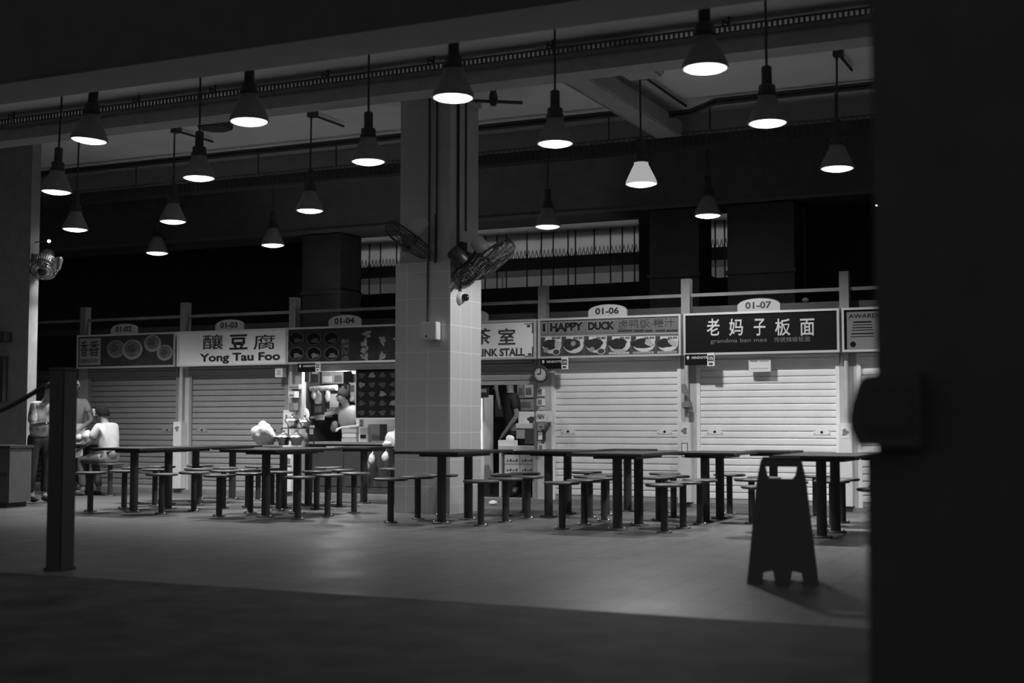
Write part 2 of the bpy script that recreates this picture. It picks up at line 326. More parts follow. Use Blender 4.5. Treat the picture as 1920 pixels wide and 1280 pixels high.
def shutter(i, bottom, m, lab):
    xl, xr = px_(i) + .135, px_(i + 1) - .065
    root = empty('roller_shutter', ((xl + xr) / 2, 15.78, bottom), lab, 'shutter', 'roller shutters of the stalls')
    hw = (xr - xl) / 2; top = 1.9 - bottom; pit = .082
    b = MB(); n = int(top / pit)
    prof = [(.004, .0), (.004, .007), (-.012, .008), (-.016, .014), (-.017, .04), (-.016, .07), (-.013, .078), (.004, .081), (.004, pit)]
    for k in range(n + 1):
        z0 = .05 + k * pit
        vs = [(x, y, z0 + z) for y, z in prof for x in (-hw + .045, hw - .045)]
        b.add(vs, [(2 * q, 2 * q + 1, 2 * q + 3, 2 * q + 2) for q in range(len(prof) - 1)])
    b.box(-hw + .045, hw - .045, .008, .014, .05, .05 + (n + 1) * pit); b.build('slat_curtain', m, root)
    b = MB(); b.box(-hw + .045, hw - .045, -.02, .015, 0, .05); b.build('bottom_bar', MATS.get('shutter_bar') or mat('shutter_bar', .35, .5), root)
    for s in (-1, 1):
        b = MB(); x = s * (hw - .0225); b.box(x - .0225, x + .0225, -.045, .02, -bottom + .045, top + .1); b.build('guide_rail', m, root)
    b = MB(); b.box(-hw, hw, -.06, .06, top - .19, top - .06); b.box(-hw + .03, hw - .05, -.085, -.06, top - .1, top - .075); b.box(-hw + .03, hw - .05, -.085, -.06, top - .14, top - .115)
    b.build('hood', m, root)
    if bottom < .5:
        for s in (-1, 1):
            b = MB(); x = s * (hw - .22); z = .865
            b.lathe([(.016, 0), (.016, .006)], n=12, M=Matrix.Translation((x, -.02, z)) @ Matrix.Rotation(R(90), 4, 'X'), mi=1)
            for dx in (-.085, .085):
                for dz in (-.018, .018): b.lathe([(.006, 0), (.006, .004)], n=6, M=Matrix.Translation((x + dx, -.02, z + dz)) @ Matrix.Rotation(R(90), 4, 'X'), mi=1)
            b.box(x - .1, x + .1, -.0225, -.02, z - .03, z + .03, 0); b.build('lock_plate', [m, INK], root)
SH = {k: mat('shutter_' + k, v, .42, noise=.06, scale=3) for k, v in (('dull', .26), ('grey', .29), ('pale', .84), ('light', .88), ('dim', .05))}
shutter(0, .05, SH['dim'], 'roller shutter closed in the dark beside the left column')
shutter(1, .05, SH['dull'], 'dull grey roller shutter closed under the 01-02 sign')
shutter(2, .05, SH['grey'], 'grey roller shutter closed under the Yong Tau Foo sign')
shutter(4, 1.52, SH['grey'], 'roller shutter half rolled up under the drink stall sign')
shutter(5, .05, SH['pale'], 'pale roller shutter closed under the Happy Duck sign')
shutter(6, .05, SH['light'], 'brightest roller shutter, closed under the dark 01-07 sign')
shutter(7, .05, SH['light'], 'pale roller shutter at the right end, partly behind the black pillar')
# rolled up housing over the open unit 01-04
xl, xr = px_(3) + .135, px_(4) - .065
b = MB(); b.box(xl, xr, 15.72, 15.86, 1.74, 1.9); b.box(xl + .02, xr - .06, 15.7, 15.72, 1.8, 1.825); b.box(xl + .02, xr - .06, 15.7, 15.72, 1.75, 1.775)
for x in (xl, xr - .045): b.box(x, x + .045, 15.73, 15.8, .045, 1.9)
one('shutter_housing', b, ALU, 'rolled up shutter housing with side rails framing open unit 01-04', 'shutter')

# ---- sign boards
ZS0, ZS1 = 1.842, 2.352
def sign(x0p, x1p, face, lab, name='stall_sign', frame=ALU):
    X0 = at_y(x0p, 640, YS).x; X1 = at_y(x1p, 640, YS).x
    root = empty(name, ((X0 + X1) / 2, YS, ZS0), lab, 'sign', 'sign boards over the stalls'); hw = (X1 - X0) / 2; H = ZS1 - ZS0
    b = MB(); b.box(-hw + .02, hw - .02, 0.006, .14, .02, H - .02); b.build('panel', face, root)
    b = MB(); t = .026
    b.box(-hw, hw, -.012, .15, 0, t); b.box(-hw, hw, -.012, .15, H - t, H); b.box(-hw, -hw + t, -.012, .15, t, H - t); b.box(hw - t, hw, -.012, .15, t, H - t)
    b.build('frame', frame, root)
    c = Vector(((X0 + X1) / 2, YS, ZS0))
    def rect(x0, y0, x1, y1):                # photo rectangle -> the sign's own X0, Z0, X1, Z1
        a, bb, z0, z1 = pxrect(x0, y0, x1, y1, YS); return a - c.x, z0 - c.z, bb - c.x, z1 - c.z
    return root, rect, hw, H
SG_D = mat('sign_dark', .05, .4, noise=.35, scale=7, spec=.3); SG_W = mat('sign_white', .88, .35); SG_K = mat('sign_black', .01, .5, spec=.08)
# 01-02
root, rect, hw, H = sign(145, 329, SG_D, 'dark food photo sign of unit 01-02 with bowls of noodles')
a = rect(149, 634, 188, 684); b = MB(); b.box(a[0], a[2], .001, .006, a[1], a[3]); 
b.box(a[0] + .02, a[2] - .03, -.0005, .001, a[1] + .03, a[1] + .09, 1); b.build('name_panel', [mat('name_panel', .42, .4), MID], root)
b = MB(); b.text('香', a[0] + .02, a[1] + .13, a[0] + .165, a[3] - .04, .0, bold=.006); b.text('香', a[0] + .19, a[1] + .13, a[2] - .02, a[3] - .04, .0, bold=.006); b.build('lettering', INK, root)
BOWL = mat('printed_bowl', .3, .3); SOUP = mat('printed_food', .075, .3, noise=.6, scale=25); SOUP2 = mat('printed_soup', .14, .3, noise=.5, scale=25)
for k, (cx, cy, r, v) in enumerate([(217, 654, 17, 0), (248, 655, 19, 1), (286, 642, 16, 1), (309, 661, 15, 1)]):
    q = rect(cx - r, cy - r, cx + r, cy + r); c0, c1, rx, rz = (q[0] + q[2]) / 2, (q[1] + q[3]) / 2, (q[2] - q[0]) / 2, (q[3] - q[1]) / 2
    if c1 + rz > H - .03: c1 = H - .03 - rz
    b = MB(); b.ell(c0, c1, rx, rz, .0045 - k * .0012, 0); b.ell(c0, c1 + .01, rx * .78, rz * .78, .003 - k * .0012, 1, wob=.06, seed=k); b.ell(c0 - .02, c1 + .01, rx * .4, rz * .42, .0015 - k * .0012, 2, wob=.2, seed=k + 9)
    b.build('bowl_picture', [BOWL if v else MID, SOUP2, SOUP], root)
# 01-03
root, rect, hw, H = sign(333, 537, SG_W, 'white sign reading Yong Tau Foo with Chinese characters', frame=WHITE)
b = MB()
for ch, (x0, x1) in zip('釀豆腐', ((380, 418), (430, 464), (475, 516))):
    q = rect(x0, 627, x1, 655); b.text(ch, *q, .004, bold=.022 if ch == '豆' else .004)
q = rect(374, 661, 525, 681); b.text('Yong Tau Foo', q[0], q[1], q[2], q[3], .004, bold=.03); b.build('lettering', INK, root)
# 01-04
root, rect, hw, H = sign(538, 756, mat('sign_brown', .028, .4, noise=.4, scale=5, spec=.25), 'very dark food photo sign of unit 01-04')
for k in range(6):
    cx, cy = 555 + (k % 3) * 33, 634 + (k // 3) * 28; q = rect(cx - 14, cy - 12, cx + 14, cy + 13)
    c0, c1, rx, rz = (q[0] + q[2]) / 2, (q[1] + q[3]) / 2, (q[2] - q[0]) / 2, (q[3] - q[1]) / 2
    b = MB(); b.ell(c0, c1, rx, rz, .005, 0); b.ell(c0, c1, rx * .88, rz * .88, .0035, 1, wob=.04, seed=k); b.ell(c0 + .02, c1 - .03, rx * .5, rz * .35, .002, 2, wob=.3, seed=k + 4)
    b.build('bowl_picture', [mat('bowl_rim_print', .12 if k > 2 else .07, .3) if k == 3 else mat('bowl_rim_%d' % (k // 3), .06 + .08 * (k // 3), .3), SG_K, mat('noodle_print_%d' % (k // 3), .06 + .12 * (k // 3), .3, noise=.5, scale=40)], root)
b = MB()
for k, ch in enumerate('新港海点'): q = rect(639, 635 + k * 10.5, 655, 644.5 + k * 10.5); b.text(ch, *q, .004, bold=.01)
b.build('lettering', mat('dim_print', .2, .3), root)
rng = random.Random(5)
for k, (cx, cy) in enumerate([(688, 626), (683, 643), (717, 638), (684, 668), (716, 668), (745, 667), (746, 637), (683, 657)]):
    q = rect(cx - 7, cy - 6, cx + 7, cy + 6); b = MB(); b.ell((q[0] + q[2]) / 2, (q[1] + q[3]) / 2, (q[2] - q[0]) / 2, (q[3] - q[1]) / 2, .004, 0, wob=.45, seed=k, a0=k); b.build('dish_picture', mat('dish_print', .22, .3, noise=.7, scale=30), root)
# 01-05 drink stall
root, rect, hw, H = sign(800, 1005, mat('sign_grey', .9, .3), 'pale sign ending in DRINK STALL, partly behind the column')
b = MB()
for ch, (x0, x1) in zip('茶室', ((888, 920), (934, 966))): b.text(ch, *rect(x0, 615, x1, 646), .004, bold=.015)
b.text('DRINK STALL', *rect(881, 653, 984, 668), .004, bold=.035); b.build('lettering', mat('grey_ink', .06, .4), root)
b = MB()
for (x0, y0, x1, y1) in ((983, 606, 999, 607.5), (997.5, 606, 999, 624), (983, 667, 999, 668.5), (997.5, 650, 999, 668.5), (988, 609, 994, 613), (990, 662, 996, 666)):
    q = rect(x0, y0, x1, y1); b.box(q[0], q[2], .002, .006, q[1], q[3])
b.build('corner_ornament', mat('grey_ink', .06), root)
# 01-06 happy duck
root, rect, hw, H = sign(1009, 1277, mat('sign_mid', .16, .3, noise=.1), 'grey sign reading HAPPY DUCK over six priced food photos')
def outlined(body, x0, y0, x1, y1, m1, m2, bold=.03, halo=.035):
    q = rect(x0, y0, x1, y1); o = MB(); o.text(body, q[0] - .006, q[1] - .006, q[2] + .006, q[3] + .006, .0055, bold=bold + halo); o.build('lettering_outline', m2, root)
    o = MB(); o.text(body, *q, .0035, bold=bold); o.build('lettering', m1, root)
HALO = mat('letter_halo', .5, .3)
outlined('HAPPY', 1031, 604, 1094, 621, INK, HALO, .075, .03); outlined('DUCK', 1102, 602, 1153, 619, INK, HALO, .075, .03)
outlined('1', 1017, 606, 1023, 622, INK, HALO, .0, .012)
outlined('卤鸭饭·粿汁', 1160, 597, 1265, 614, mat('letter_dim', .06, .3), mat('letter_halo_dim', .25, .3), .01, .02)
q = rect(1014, 627, 1272, 627.8)
b = MB(); b.box(-hw + .026, hw - .026, .001, .006, q[1] - .004, q[1] + .006); b.build('divider_strip', ALU, root)
b = MB()
for x0, x1 in ((1158, 1186), (1188, 1207), (1209, 1224), (1229, 1247), (1249, 1270)): q = rect(x0, 617.5, x1, 622); b.box(q[0], q[2], .004, .006, q[1], q[3])
b.build('lettering', SG_D, root)
prices = ['$5.00', '$4.50', '$4.80', '$3.50', '$3.50', '$3.50']; caps = [None, None, None, 'Kway Teow', 'Braised Duck Noodles', 'Duck Porridge']
PH = [mat('photo_white', .62, .3), mat('photo_meat', .03, .3, noise=.5, scale=40), mat('photo_egg', .3, .3), mat('photo_dark', .06, .3), mat('photo_noodle', .42, .3, noise=.3, scale=50)]
xs = [1014, 1053, 1095, 1138, 1183, 1229, 1272]
for k in range(6):
    q = rect(xs[k] + .5, 630, xs[k + 1] - .5, 668); x0, z0, x1, z1 = q; z0 = max(z0, .03); wq, hq = x1 - x0, z1 - z0; cx, cz = (x0 + x1) / 2, (z0 + z1) / 2
    b = MB(); b.box(x0, x1, .004, .006, z0, z1, 3); b.ell(cx + .01, cz + .01, wq * .46, hq * .42, .004, 0, wob=.02); b.box(x0 + wq * .2, x1, .003, .004, cz + hq * .2, z1, 0)
    b.ell(cx - .02, cz + .02, wq * [.36, .4, .4, .4, .43, .4][k], hq * [.26, .3, .3, .3, .28, .26][k], .0025, 1, wob=.12, seed=k + 20)
    if k < 3: b.ell(x0 + wq * [.24, .52, .34][k], z0 + hq * [.3, .62, .3][k], wq * .12, hq * .13, .001, 2, a0=.5)
    if k in (0, 2): b.ell(x1 - wq * .25, z0 + hq * .2, wq * .19, hq * .17, .001, 0); b.ell(x1 - wq * .25, z0 + hq * .2, wq * .15, hq * .13, -.0005, 3)
    if k == 0: b.ell(x1 - wq * .2, cz + .02, wq * .14, hq * .2, .001, 4, wob=.15, seed=3)
    if k in (4, 5): b.ell(x1 - wq * .24, cz + hq * .1, wq * .22, hq * .16, .001, 4, wob=.2, seed=k, a0=-.5)
    if k == 3: b.ell(cx, z0 + hq * .2, wq * .28, hq * .1, .001, 4, wob=.3, seed=2)
    b.text(prices[k], x1 - wq * .46, z1 - hq * .17, x1 - wq * .04, z1 - hq * .04, -.001, 3 if k == 9 else 1, bold=.03)
    if caps[k]: b.box(x0 + .02, x1 - .02, .0, .001, z0 + .005, z0 + hq * .14, 0 if k == 3 else 4); b.text(caps[k], x0 + .04, z0 + .012, x1 - .04, z0 + hq * .11, -.002, 1)
    b.build('food_photo', PH, root)
# 01-07
root, rect, hw, H = sign(1282, 1574, SG_K, 'black sign of unit 01-07 with five large white Chinese characters')
b = MB()
for ch, (x0, x1) in zip('老妈子板面', ((1325, 1349), (1367, 1393), (1413, 1435), (1453, 1482), (1500, 1527))): b.text(ch, *rect(x0, 597, x1, 629), .004, bold=.012)
b.build('lettering', mat('white_print', .62, .4), root)
b = MB(); b.text('grandma ban mee', *rect(1332, 634, 1438, 644), .004); b.text('传统辣椒板面', *rect(1451, 631, 1519, 641), .004); b.build('lettering', mat('dim_print', .2), root)
# 01-08 award
root, rect, hw, H = sign(1579, 1880, SG_K, 'sign with a framed award certificate, half behind the black pillar')
q = rect(1588, 584, 1652, 657); b = MB(); b.box(q[0], q[2], .0, .006, max(q[1], .03), min(q[3], H - .03), 0)
b.text('AWARD', *rect(1591, 588, 1645, 596), -.001, 1, bold=.01)
for k, (y, h) in enumerate([(602, 3), (608, 1.5), (613, 2), (618, 1.5), (624, 2.5), (630, 1.5)]): a = rect(1600 - k, y, 1634 + k, y + h); b.box(a[0], a[2], -.001, 0, a[1], a[3], 1)
a = rect(1594, 640, 1605, 651); b.ell((a[0] + a[2]) / 2, (a[1] + a[3]) / 2, (a[2] - a[0]) / 2, (a[3] - a[1]) / 2, 0, 1)
b.build('certificate', [mat('certificate_paper', .2, .4), SG_K], root)
# 01-01 dark sign
root, rect, hw, H = sign(-60, 140, SG_K, 'unlit black sign of the first unit beside the left column', frame=SG_K)

# ---- number plates on top of the signs
for (x0, x1, t) in ((208, 257, '01-02'), (404, 456, '01-03'), (616, 677, '01-04'), (845, 914, '01-05'), (1103, 1175, '01-06'), (1383, 1463, '01-07')):
    a = at_y(x0, 600, YS).x; c = at_y(x1, 600, YS).x; hw = (c - a) / 2; cx = (a + c) / 2
    root = empty('number_plate', (cx, YS, ZS1), f'arched white number plate reading {t} on top of its sign', 'number plate', 'number plates of the stalls')
    prof = [(-hw, 0), (hw, 0), (hw, .075)] + [(hw * math.cos(u) * .97, .075 + .075 * math.sin(u)) for u in [R(a) for a in range(20, 161, 10)]] + [(-hw, .075)]
    b = MB(); b.prism(prof, 0, .03); b.build('plate', mat('plate_paint', .45, .5), root)
    prof2 = [(x * 1.03, z * 1.04) for x, z in prof]; b = MB(); b.prism(prof2, .012, .025); b.build('border', mat('plate_border', .12, .5), root)
    b = MB(); b.text(t, -hw * .63, .028, hw * .6, .112, 0, bold=.03); b.build('lettering', INK, root)
# ---- delivery adverts on brackets under three signs
for k, (x0, y0, lab) in enumerate(((558, 681, 'left edge of the open unit 01-04'), (1013, 672, 'left corner of the Happy Duck sign'), (1284, 664, 'left corner of the black 01-07 sign'))):
    s = [.85, 1, 1.06][k]; q = pxrect(x0, y0, x0 + 40 * s, y0 + 19 * s, 15.5)
    root = empty('advert_board', ((q[0] + q[1]) / 2, 15.5, q[2]), f'small black XINDOTS advert board under the {lab}', 'advert board', 'black advert boards under the signs')
    W2, H2 = (q[1] - q[0]) / 2, q[3] - q[2]
    b = MB(); b.box(-W2, W2, 0, .04, 0, H2); b.build('panel', SG_K, root)
    b = MB(); b.text('XINDOTS', -W2 * .42, H2 * .58, W2 * .98, H2 * .8, 0, bold=.02); b.ell(-W2 * .72, H2 * .7, H2 * .13, H2 * .16, 0, 0); b.prism([(-W2 * .78, H2 * .62), (-W2 * .66, H2 * .62), (-W2 * .72, H2 * .45)], -.0015, 0); b.build('lettering', WHITE, root)
    z1 = H2 * 1.12; z0 = z1 - .155 * s; x = W2 * 1.0
    b = MB(); b.box(x, x + .085 * s, -.01, .02, z0, z1, 0, bev=.003); b.box(x + .008, x + .085 * s - .008, -.012, -.01, z0 + .058 * s, z1 - .03 * s, 1); b.text('12%', x + .014, z0 + .075 * s, x + .072 * s, z0 + .108 * s, -.0125, 0, bold=.02); b.box(x + .02, x + .085 * s - .02, -.012, -.01, z0 + .015, z0 + .04 * s, 1)
    b.build('discount_card', [PAPER, DARK], root)
# ---- notice on shutter 01-07, small tag on 01-03
q = pxrect(1406, 672, 1447, 697, 15.69); b = MB(); b.box(q[0], q[1], 15.637, 15.694, q[2], q[3]); b.box(q[0] + .02, q[0] + .11, 15.636, 15.637, q[3] - .04, q[3] - .025, 1); b.box(q[0] + .13, q[1] - .02, 15.636, 15.637, q[3] - .038, q[3] - .028, 1); b.box(q[0] + .02, q[1] - .03, 15.636, 15.637, q[2] + .035, q[2] + .04, 1)
one('paper_notice', b, [PAPER, MID], 'white paper notice hanging at the top of the brightest shutter', 'notice')
q = pxrect(516, 689, 530, 707, 15.62); b = MB(); b.box(q[0], q[1], 15.617, 15.71, q[2], q[3]); b.box(q[0] + .03, q[1] - .03, 15.616, 15.617, q[2] + .03, q[3] - .03, 1)
one('paper_notice', b, [PAPER, PALE], 'small white tag under the right end of the Yong Tau Foo sign', 'notice')

# ---- meter boxes and pipes on the pillars between the units
for i, ztop, lab in ((2, 1.04, 'between 01-02 and 01-03'), (3, 1.2, 'between 01-03 and 01-04'), (6, 1.03, 'between 01-06 and 01-07'), (7, 1.02, 'right of 01-07')):
    x = px_(i); root = empty('meter_cabinet', (x + .015, 15.62, .06), f'tall white utility cover on the pillar {lab}', 'utility box', 'white utility covers on the pillars')
    b = MB(); b.box(-.075, .075, 0, .12, 0, ztop - .06, bev=.006); b.build('cover', WHITE, root)
    b = MB(); b.box(-.05, .05, -.003, 0, ztop - .23, ztop - .1, 0); b.ell(0, ztop - .165, .035, .04, -.003, 1, wob=.3, seed=i); b.build('sticker', [PAPER, MID], root)
    if i in (6,): b = MB(); b.box(-.04, .04, -.003, 0, ztop - .48, ztop - .31, 1); b.box(-.032, .032, -.004, -.003, ztop - .472, ztop - .318, 0); b.build('framed_sticker', [PAPER, INK], root)
    b = MB(); b.tube([(.01, .07, ztop - .06), (.01, .07, 1.78)], .028, 8); b.build('riser_pipe', PALE, root)
# cloth and bracket on the pillar left of 01-07
p = at_y(1286, 735, 15.6); b = MB(); b.prism([(p.x - .05, p.z + .1), (p.x - .01, p.z + .1), (p.x + .05, p.z - .06), (p.x + .0, p.z - .04), (p.x - .05, p.z)], 15.58, 15.62)
one('wall_bracket', b, MID, 'small grey tilted bracket on the pillar left of 01-07', 'bracket')
p = at_y(1287, 758, 15.6); b = MB(); b.box(p.x - .05, p.x + .06, 15.56, 15.64, p.z - .05, p.z + .04, bev=.015); one('socket_box', b, MID, 'grey weatherproof socket box on the pillar left of 01-07', 'socket')
# clock, stickers and light box on the pillar between 01-05 and 01-06
p = at_y(1015, 701, 15.52); root = empty('wall_clock', p, 'round black-rimmed wall clock on the pillar beside the Happy Duck shutter', 'clock')
MX = Matrix.Rotation(R(90), 4, 'X')
b = MB(); b.lathe([(.085, 0), (.108, .0), (.112, .015), (.1, .035), (.088, .036), (.085, .02)], n=32, M=MX); b.build('rim', BLK, root)
b = MB(); b.lathe([(.0, .021), (.088, .02)], n=32, M=MX); b.build('dial', PALE, root)
b = MB(); b.box(-.005, .005, -.027, -.024, 0, .07); b.build('minute_hand', INK, root)
b = MB(); b.box(-.045, 0, -.027, -.024, -.005, .005); b.build('hour_hand', INK, root)
for k in range(12):
    u = R(30 * k); b = MB(); b.box(.074 * math.sin(u) - .004, .074 * math.sin(u) + .004, -.024, -.021, .074 * math.cos(u) - .004, .074 * math.cos(u) + .004); b.build('hour_mark', INK, root)
for k, (x0, y0, x1, y1, v, lab) in enumerate(((1008, 729, 1018, 742, .3, 'white payment card below the clock'), (1007, 747, 1018, 760, .25, 'second white payment card below the clock'), (1009, 796, 1019, 804, .4, 'grey picture sticker under the small light box'), (1008, 808, 1019, 826, 0, 'black-framed white card on the clock pillar'), (1009, 832, 1019, 845, .35, 'picture sticker lowest on the clock pillar'))):
    q = pxrect(x0, y0, x1, y1, 15.66); b = MB(); b.box(q[0], q[1], 15.65, 15.735, q[2], q[3], 1 if k == 3 else 0); m_ = .012
    b.box(q[0] + m_, q[1] - m_, 15.647, 15.65, q[2] + m_, q[3] - m_, 0 if k == 3 else 2); one('sticker_card', b, [PAPER, INK, MID], lab, 'sticker', 'stickers on the clock pillar')
q = pxrect(1004, 770, 1025, 792, 15.5); root = empty('light_box_sign', ((q[0] + q[1]) / 2, 15.5, q[2]), 'small white box sign lettered F&N on the clock pillar', 'sign')
b = MB(); W2 = (q[1] - q[0]) / 2; H2 = q[3] - q[2]; b.box(-W2, W2, 0, .2, 0, H2, bev=.012); b.build('box', WHITE, root)
b = MB(); b.text('F&N', -W2 * .75, H2 * .3, W2 * .6, H2 * .72, 0, bold=.02, shear=.2); b.build('lettering', INK, root)
q = pxrect(1008, 762, 1021, 771, 15.6); b = MB(); b.box(q[0], q[1], 15.6, 15.73, q[2], q[3], bev=.02); one('socket_box', b, PALE, 'pale rounded socket box above the F&N sign', 'socket')
# stickers and tags on the pillar left of open unit 01-04
for k, (x0, y0, x1, y1, m1, lab) in enumerate(((541, 720, 560, 729, PALE, 'pale tag across the pillar left of unit 01-04'), (541, 733, 552, 745, PAPER, 'white sticker under the tag left of unit 01-04'), (541, 755, 551, 769, MID, 'dark grey square sticker on the pillar left of unit 01-04'), (539, 778, 548, 792, PAPER, 'white cloth-like tag on the pillar left of unit 01-04'), (536, 845, 546, 872, PAPER, 'white card low on the pillar left of unit 01-04'))):
    q = pxrect(x0, y0, x1, y1, 15.6); b = MB(); b.box(q[0], q[1], 15.6, 15.619 if k in (3, 4) else 15.72, q[2], q[3]); b.box(q[0] + .012, q[1] - .012, 15.598, 15.6, q[2] + .012, q[2] + (q[3] - q[2]) * .5, 1); one('sticker_card', b, [m1, MID], lab, 'sticker', 'stickers left of unit 01-04')

# ------------------------------------------------------------------ inside unit 01-04
def pbox(name, x0, y0, x1, y1, Y, dep, m, lab, cat, group=None, inner=None, bev=0.):
    q = pxrect(x0, y0, x1, y1, Y); W2 = (q[1] - q[0]) / 2; H2 = q[3] - q[2]
    root = empty(name, ((q[0] + q[1]) / 2, Y, q[2]), lab, cat, group)
    b = MB(); b.box(-W2, W2, 0, dep, 0, H2, bev=bev); b.build(name + '_body', m, root)
    if inner:
        fx0, fz0, fx1, fz1, mi = inner; b = MB(); b.box(-W2 + fx0 * 2 * W2, -W2 + fx1 * 2 * W2, -.003, 0, fz0 * H2, fz1 * H2); b.build('printed_panel', mi, root)
    return root, W2, H2
x3, x4 = px_(3), px_(4)
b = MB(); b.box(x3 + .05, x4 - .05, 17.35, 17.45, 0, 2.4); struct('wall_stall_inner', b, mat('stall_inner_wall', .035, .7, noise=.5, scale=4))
root = empty('stall_counter', ((x3 + x4) / 2 + .05, 16.0, .045), 'dark counter with a pale edge across open unit 01-04', 'counter')
b = MB(); b.box(-.8, .78, -.13, .35, 0, .68); b.build('body', DARK, root)
b = MB(); b.box(-.84, .8, -.17, .4, .68, .71); b.build('worktop', MID, root)
for s in (-.42, 0, .42): b = MB(); b.box(s - .19, s + .19, -.14, -.13, .1, .62); b.build('door', BLK, root)
b = MB(); b.box(-.5, -.2, -.15, -.132, .6, .65); b.box(-.1, .2, -.15, -.132, .6, .65); b.build('pale_label_strip', PALE, root)
# menu board, hung in the opening
root, W2, H2 = pbox('menu_board', 668, 692, 747, 783, 15.69, .03, SG_K, 'large black menu board hanging at the right of unit 01-04', 'menu board')
b = MB(); b.box(-W2 - .012, W2 + .012, -.006, .02, -.02, 0); b.box(-W2 - .012, -W2, -.006, .02, 0, H2); b.box(W2, W2 + .012, -.006, .02, 0, H2); b.build('frame', ALU, root)
rng = random.Random(3)
for r in range(5):
    for c in range(4): b = MB(); b.ell(-W2 + (c + .5) * W2 / 2 , .07 + r * H2 / 5.2, .05, .035, 0, 0, wob=.3, seed=r * 7 + c); b.build('dish_picture', mat('menu_print', .04, .3, noise=.6, scale=40) if rng.random() < .8 else mat('menu_print_pale', .12, .3), root)
pbox('poster', 742, 706, 752, 731, 15.71, .03, PAPER, 'white sheet beside the right edge of the menu board', 'poster', 'posters of unit 01-04', (.3, .4, .7, .7, MID))
for (x0, y0, x1, y1, Y, m1, inn, lab) in (
 (565, 695, 580, 716, 17.2, BLK, None, 'black poster top left inside unit 01-04'), (583, 694, 597, 717, 17.2, DARK, (.1, .7, .9, .95, PALE), 'dark poster with a pale badge inside unit 01-04'),
 (603, 691, 625, 719, 16.8, MID, (.1, .1, .9, .5, PALE), 'food poster with a pale dish, under the shutter housing'), (626, 691, 643, 719, 16.8, PALE, (.1, .1, .9, .55, MID), 'grey food poster with a round plate'),
 (638, 719, 648, 731, 16.9, BLK, (.3, .2, .7, .6, PALE), 'small black sticker beside the white roll'), (648, 719, 655, 741, 16.85, DARK, (.1, .3, .9, .9, MID), 'narrow dark framed picture'),
 (654, 717, 668, 742, 16.8, PAPER, (.25, .3, .75, .8, MID), 'white card with a grey square, left of the menu board'),
 (618, 738, 634, 772, 16.6, PAPER, (.1, .2, .9, .25, MID), 'long white price list hanging in the middle'), (591, 777, 607, 787, 16.9, PAPER, None, 'white strip of a dark poster'),
 (612, 766, 622, 782, 16.9, PALE, None, 'small pale sheet left of the price list'), (586, 757, 607, 777, 17.0, DARK, (.2, .2, .8, .8, MID), 'dark picture above the white strip'), (580, 797, 588, 814, 16.9, PAPER, None, 'narrow white card low at left'), (646, 780, 652, 790, 17.1, PALE, None, 'pale card behind the woman')):
    r_ = ray(x0, (y0 + y1) / 2); ys = min(17.33, -10.78 / r_.x * r_.y); pbox('poster', x0, y0, x1, y1, ys, .02, m1, lab + ' in unit 01-04' if '01-04' not in lab else lab, 'poster', 'posters of unit 01-04', inn)
pbox('poster', 645, 690, 664, 717, 17.33, .018, PAPER, 'brightest white poster with a grey square, top centre of unit 01-04', 'poster', 'posters of unit 01-04', (.22, .2, .72, .75, MID))
q = pxrect(582, 723, 631, 733, 16.12); b = MB(); zc = (q[2] + q[3]) / 2; b.tube([(q[0], 16.12, zc - .005), (q[0] + .1, 16.12, zc), (q[1], 16.12, zc + .01)], [.034, .036, .04], 14); b.text('食之家', q[0] + .05, zc - .012, q[0] + .2, zc + .015, 16.083, 1)
one('paper_roll', b, [PLAST, MID], 'long white paper roll lying across the opening of unit 01-04', 'roll')
def side_y(x, y, m=.0): r_ = ray(x, y); return min(17.2, (-10.78 + m) / r_.x * r_.y)
for k, (x, y, rx, rz, Y, lab) in enumerate(((588, 740, .04, .07, 16.7, 'small white bag hanging under the roll'), (596, 748, .06, .1, 16.7, 'larger white bag hanging under the roll'), (614, 742, .05, .09, 16.8, 'pale hanging bag left of the price list'), (571, 780, .07, .11, 16.5, 'crumpled white bag hanging at the left of unit 01-04'), (569, 817, .08, .07, 16.3, 'grey bundle at the left end of the counter'), (661, 748, .05, .05, 16.9, 'small white bundle above the woman'), (668, 750, .04, .05, 16.9, 'white crumpled bag beside the menu board edge'))):
    Y = side_y(x, y, rx); p = at_y(x, y, Y); b = MB(); b.blob(p, (rx, rx * .7, rz), k, .18); b.tube([p + Vector((0, 0, rz * .8)), p + Vector((.005, 0, rz * 1.5))], [.02, .012], 6)
    one('plastic_bag', b, PLAST if k != 4 else MID, lab, 'bag', 'bags hanging in unit 01-04')
# things on the counter
def stack(x0, y0, x1, y1, Y, n, lab):
    q = pxrect(x0, y0, x1, y1, Y); W2 = (q[1] - q[0]) / 2; h = (q[3] - q[2]) / n
    for k in range(n):
        b = MB(); s = 1 - .06 * (n - 1 - k) * (k % 2); b.box(-W2 * s, W2 * s, 0, .16, 0, h * .92, bev=.006); o = b.build('food_box', WHITE if k % 2 else PALE); o.location = ((q[0] + q[1]) / 2, Y, q[2] + k * h)
        tag(o, f'{["lowest", "middle", "topmost"][k]} pale takeaway box of the {lab}', 'box', 'takeaway boxes on the counter')
stack(640, 803, 668, 829, 16.05, 3, 'stack in front of the woman at unit 01-04')
root, W2, H2 = pbox('payment_terminal', 672, 800, 690, 829, 15.95, .1, WHITE, 'white payment terminal with a dark screen on the 01-04 counter', 'terminal', None, (.2, .25, .8, .5, INK), .008)
b = MB(); b.box(-W2 * .9, W2 * .9, -.004, 0, H2 * .58, H2 * .95); b.build('upper_panel', PALE, root)
pbox('display_case', 690, 795, 712, 826, 16.15, .2, MID, 'grey translucent display case beside the payment terminal', 'display case')
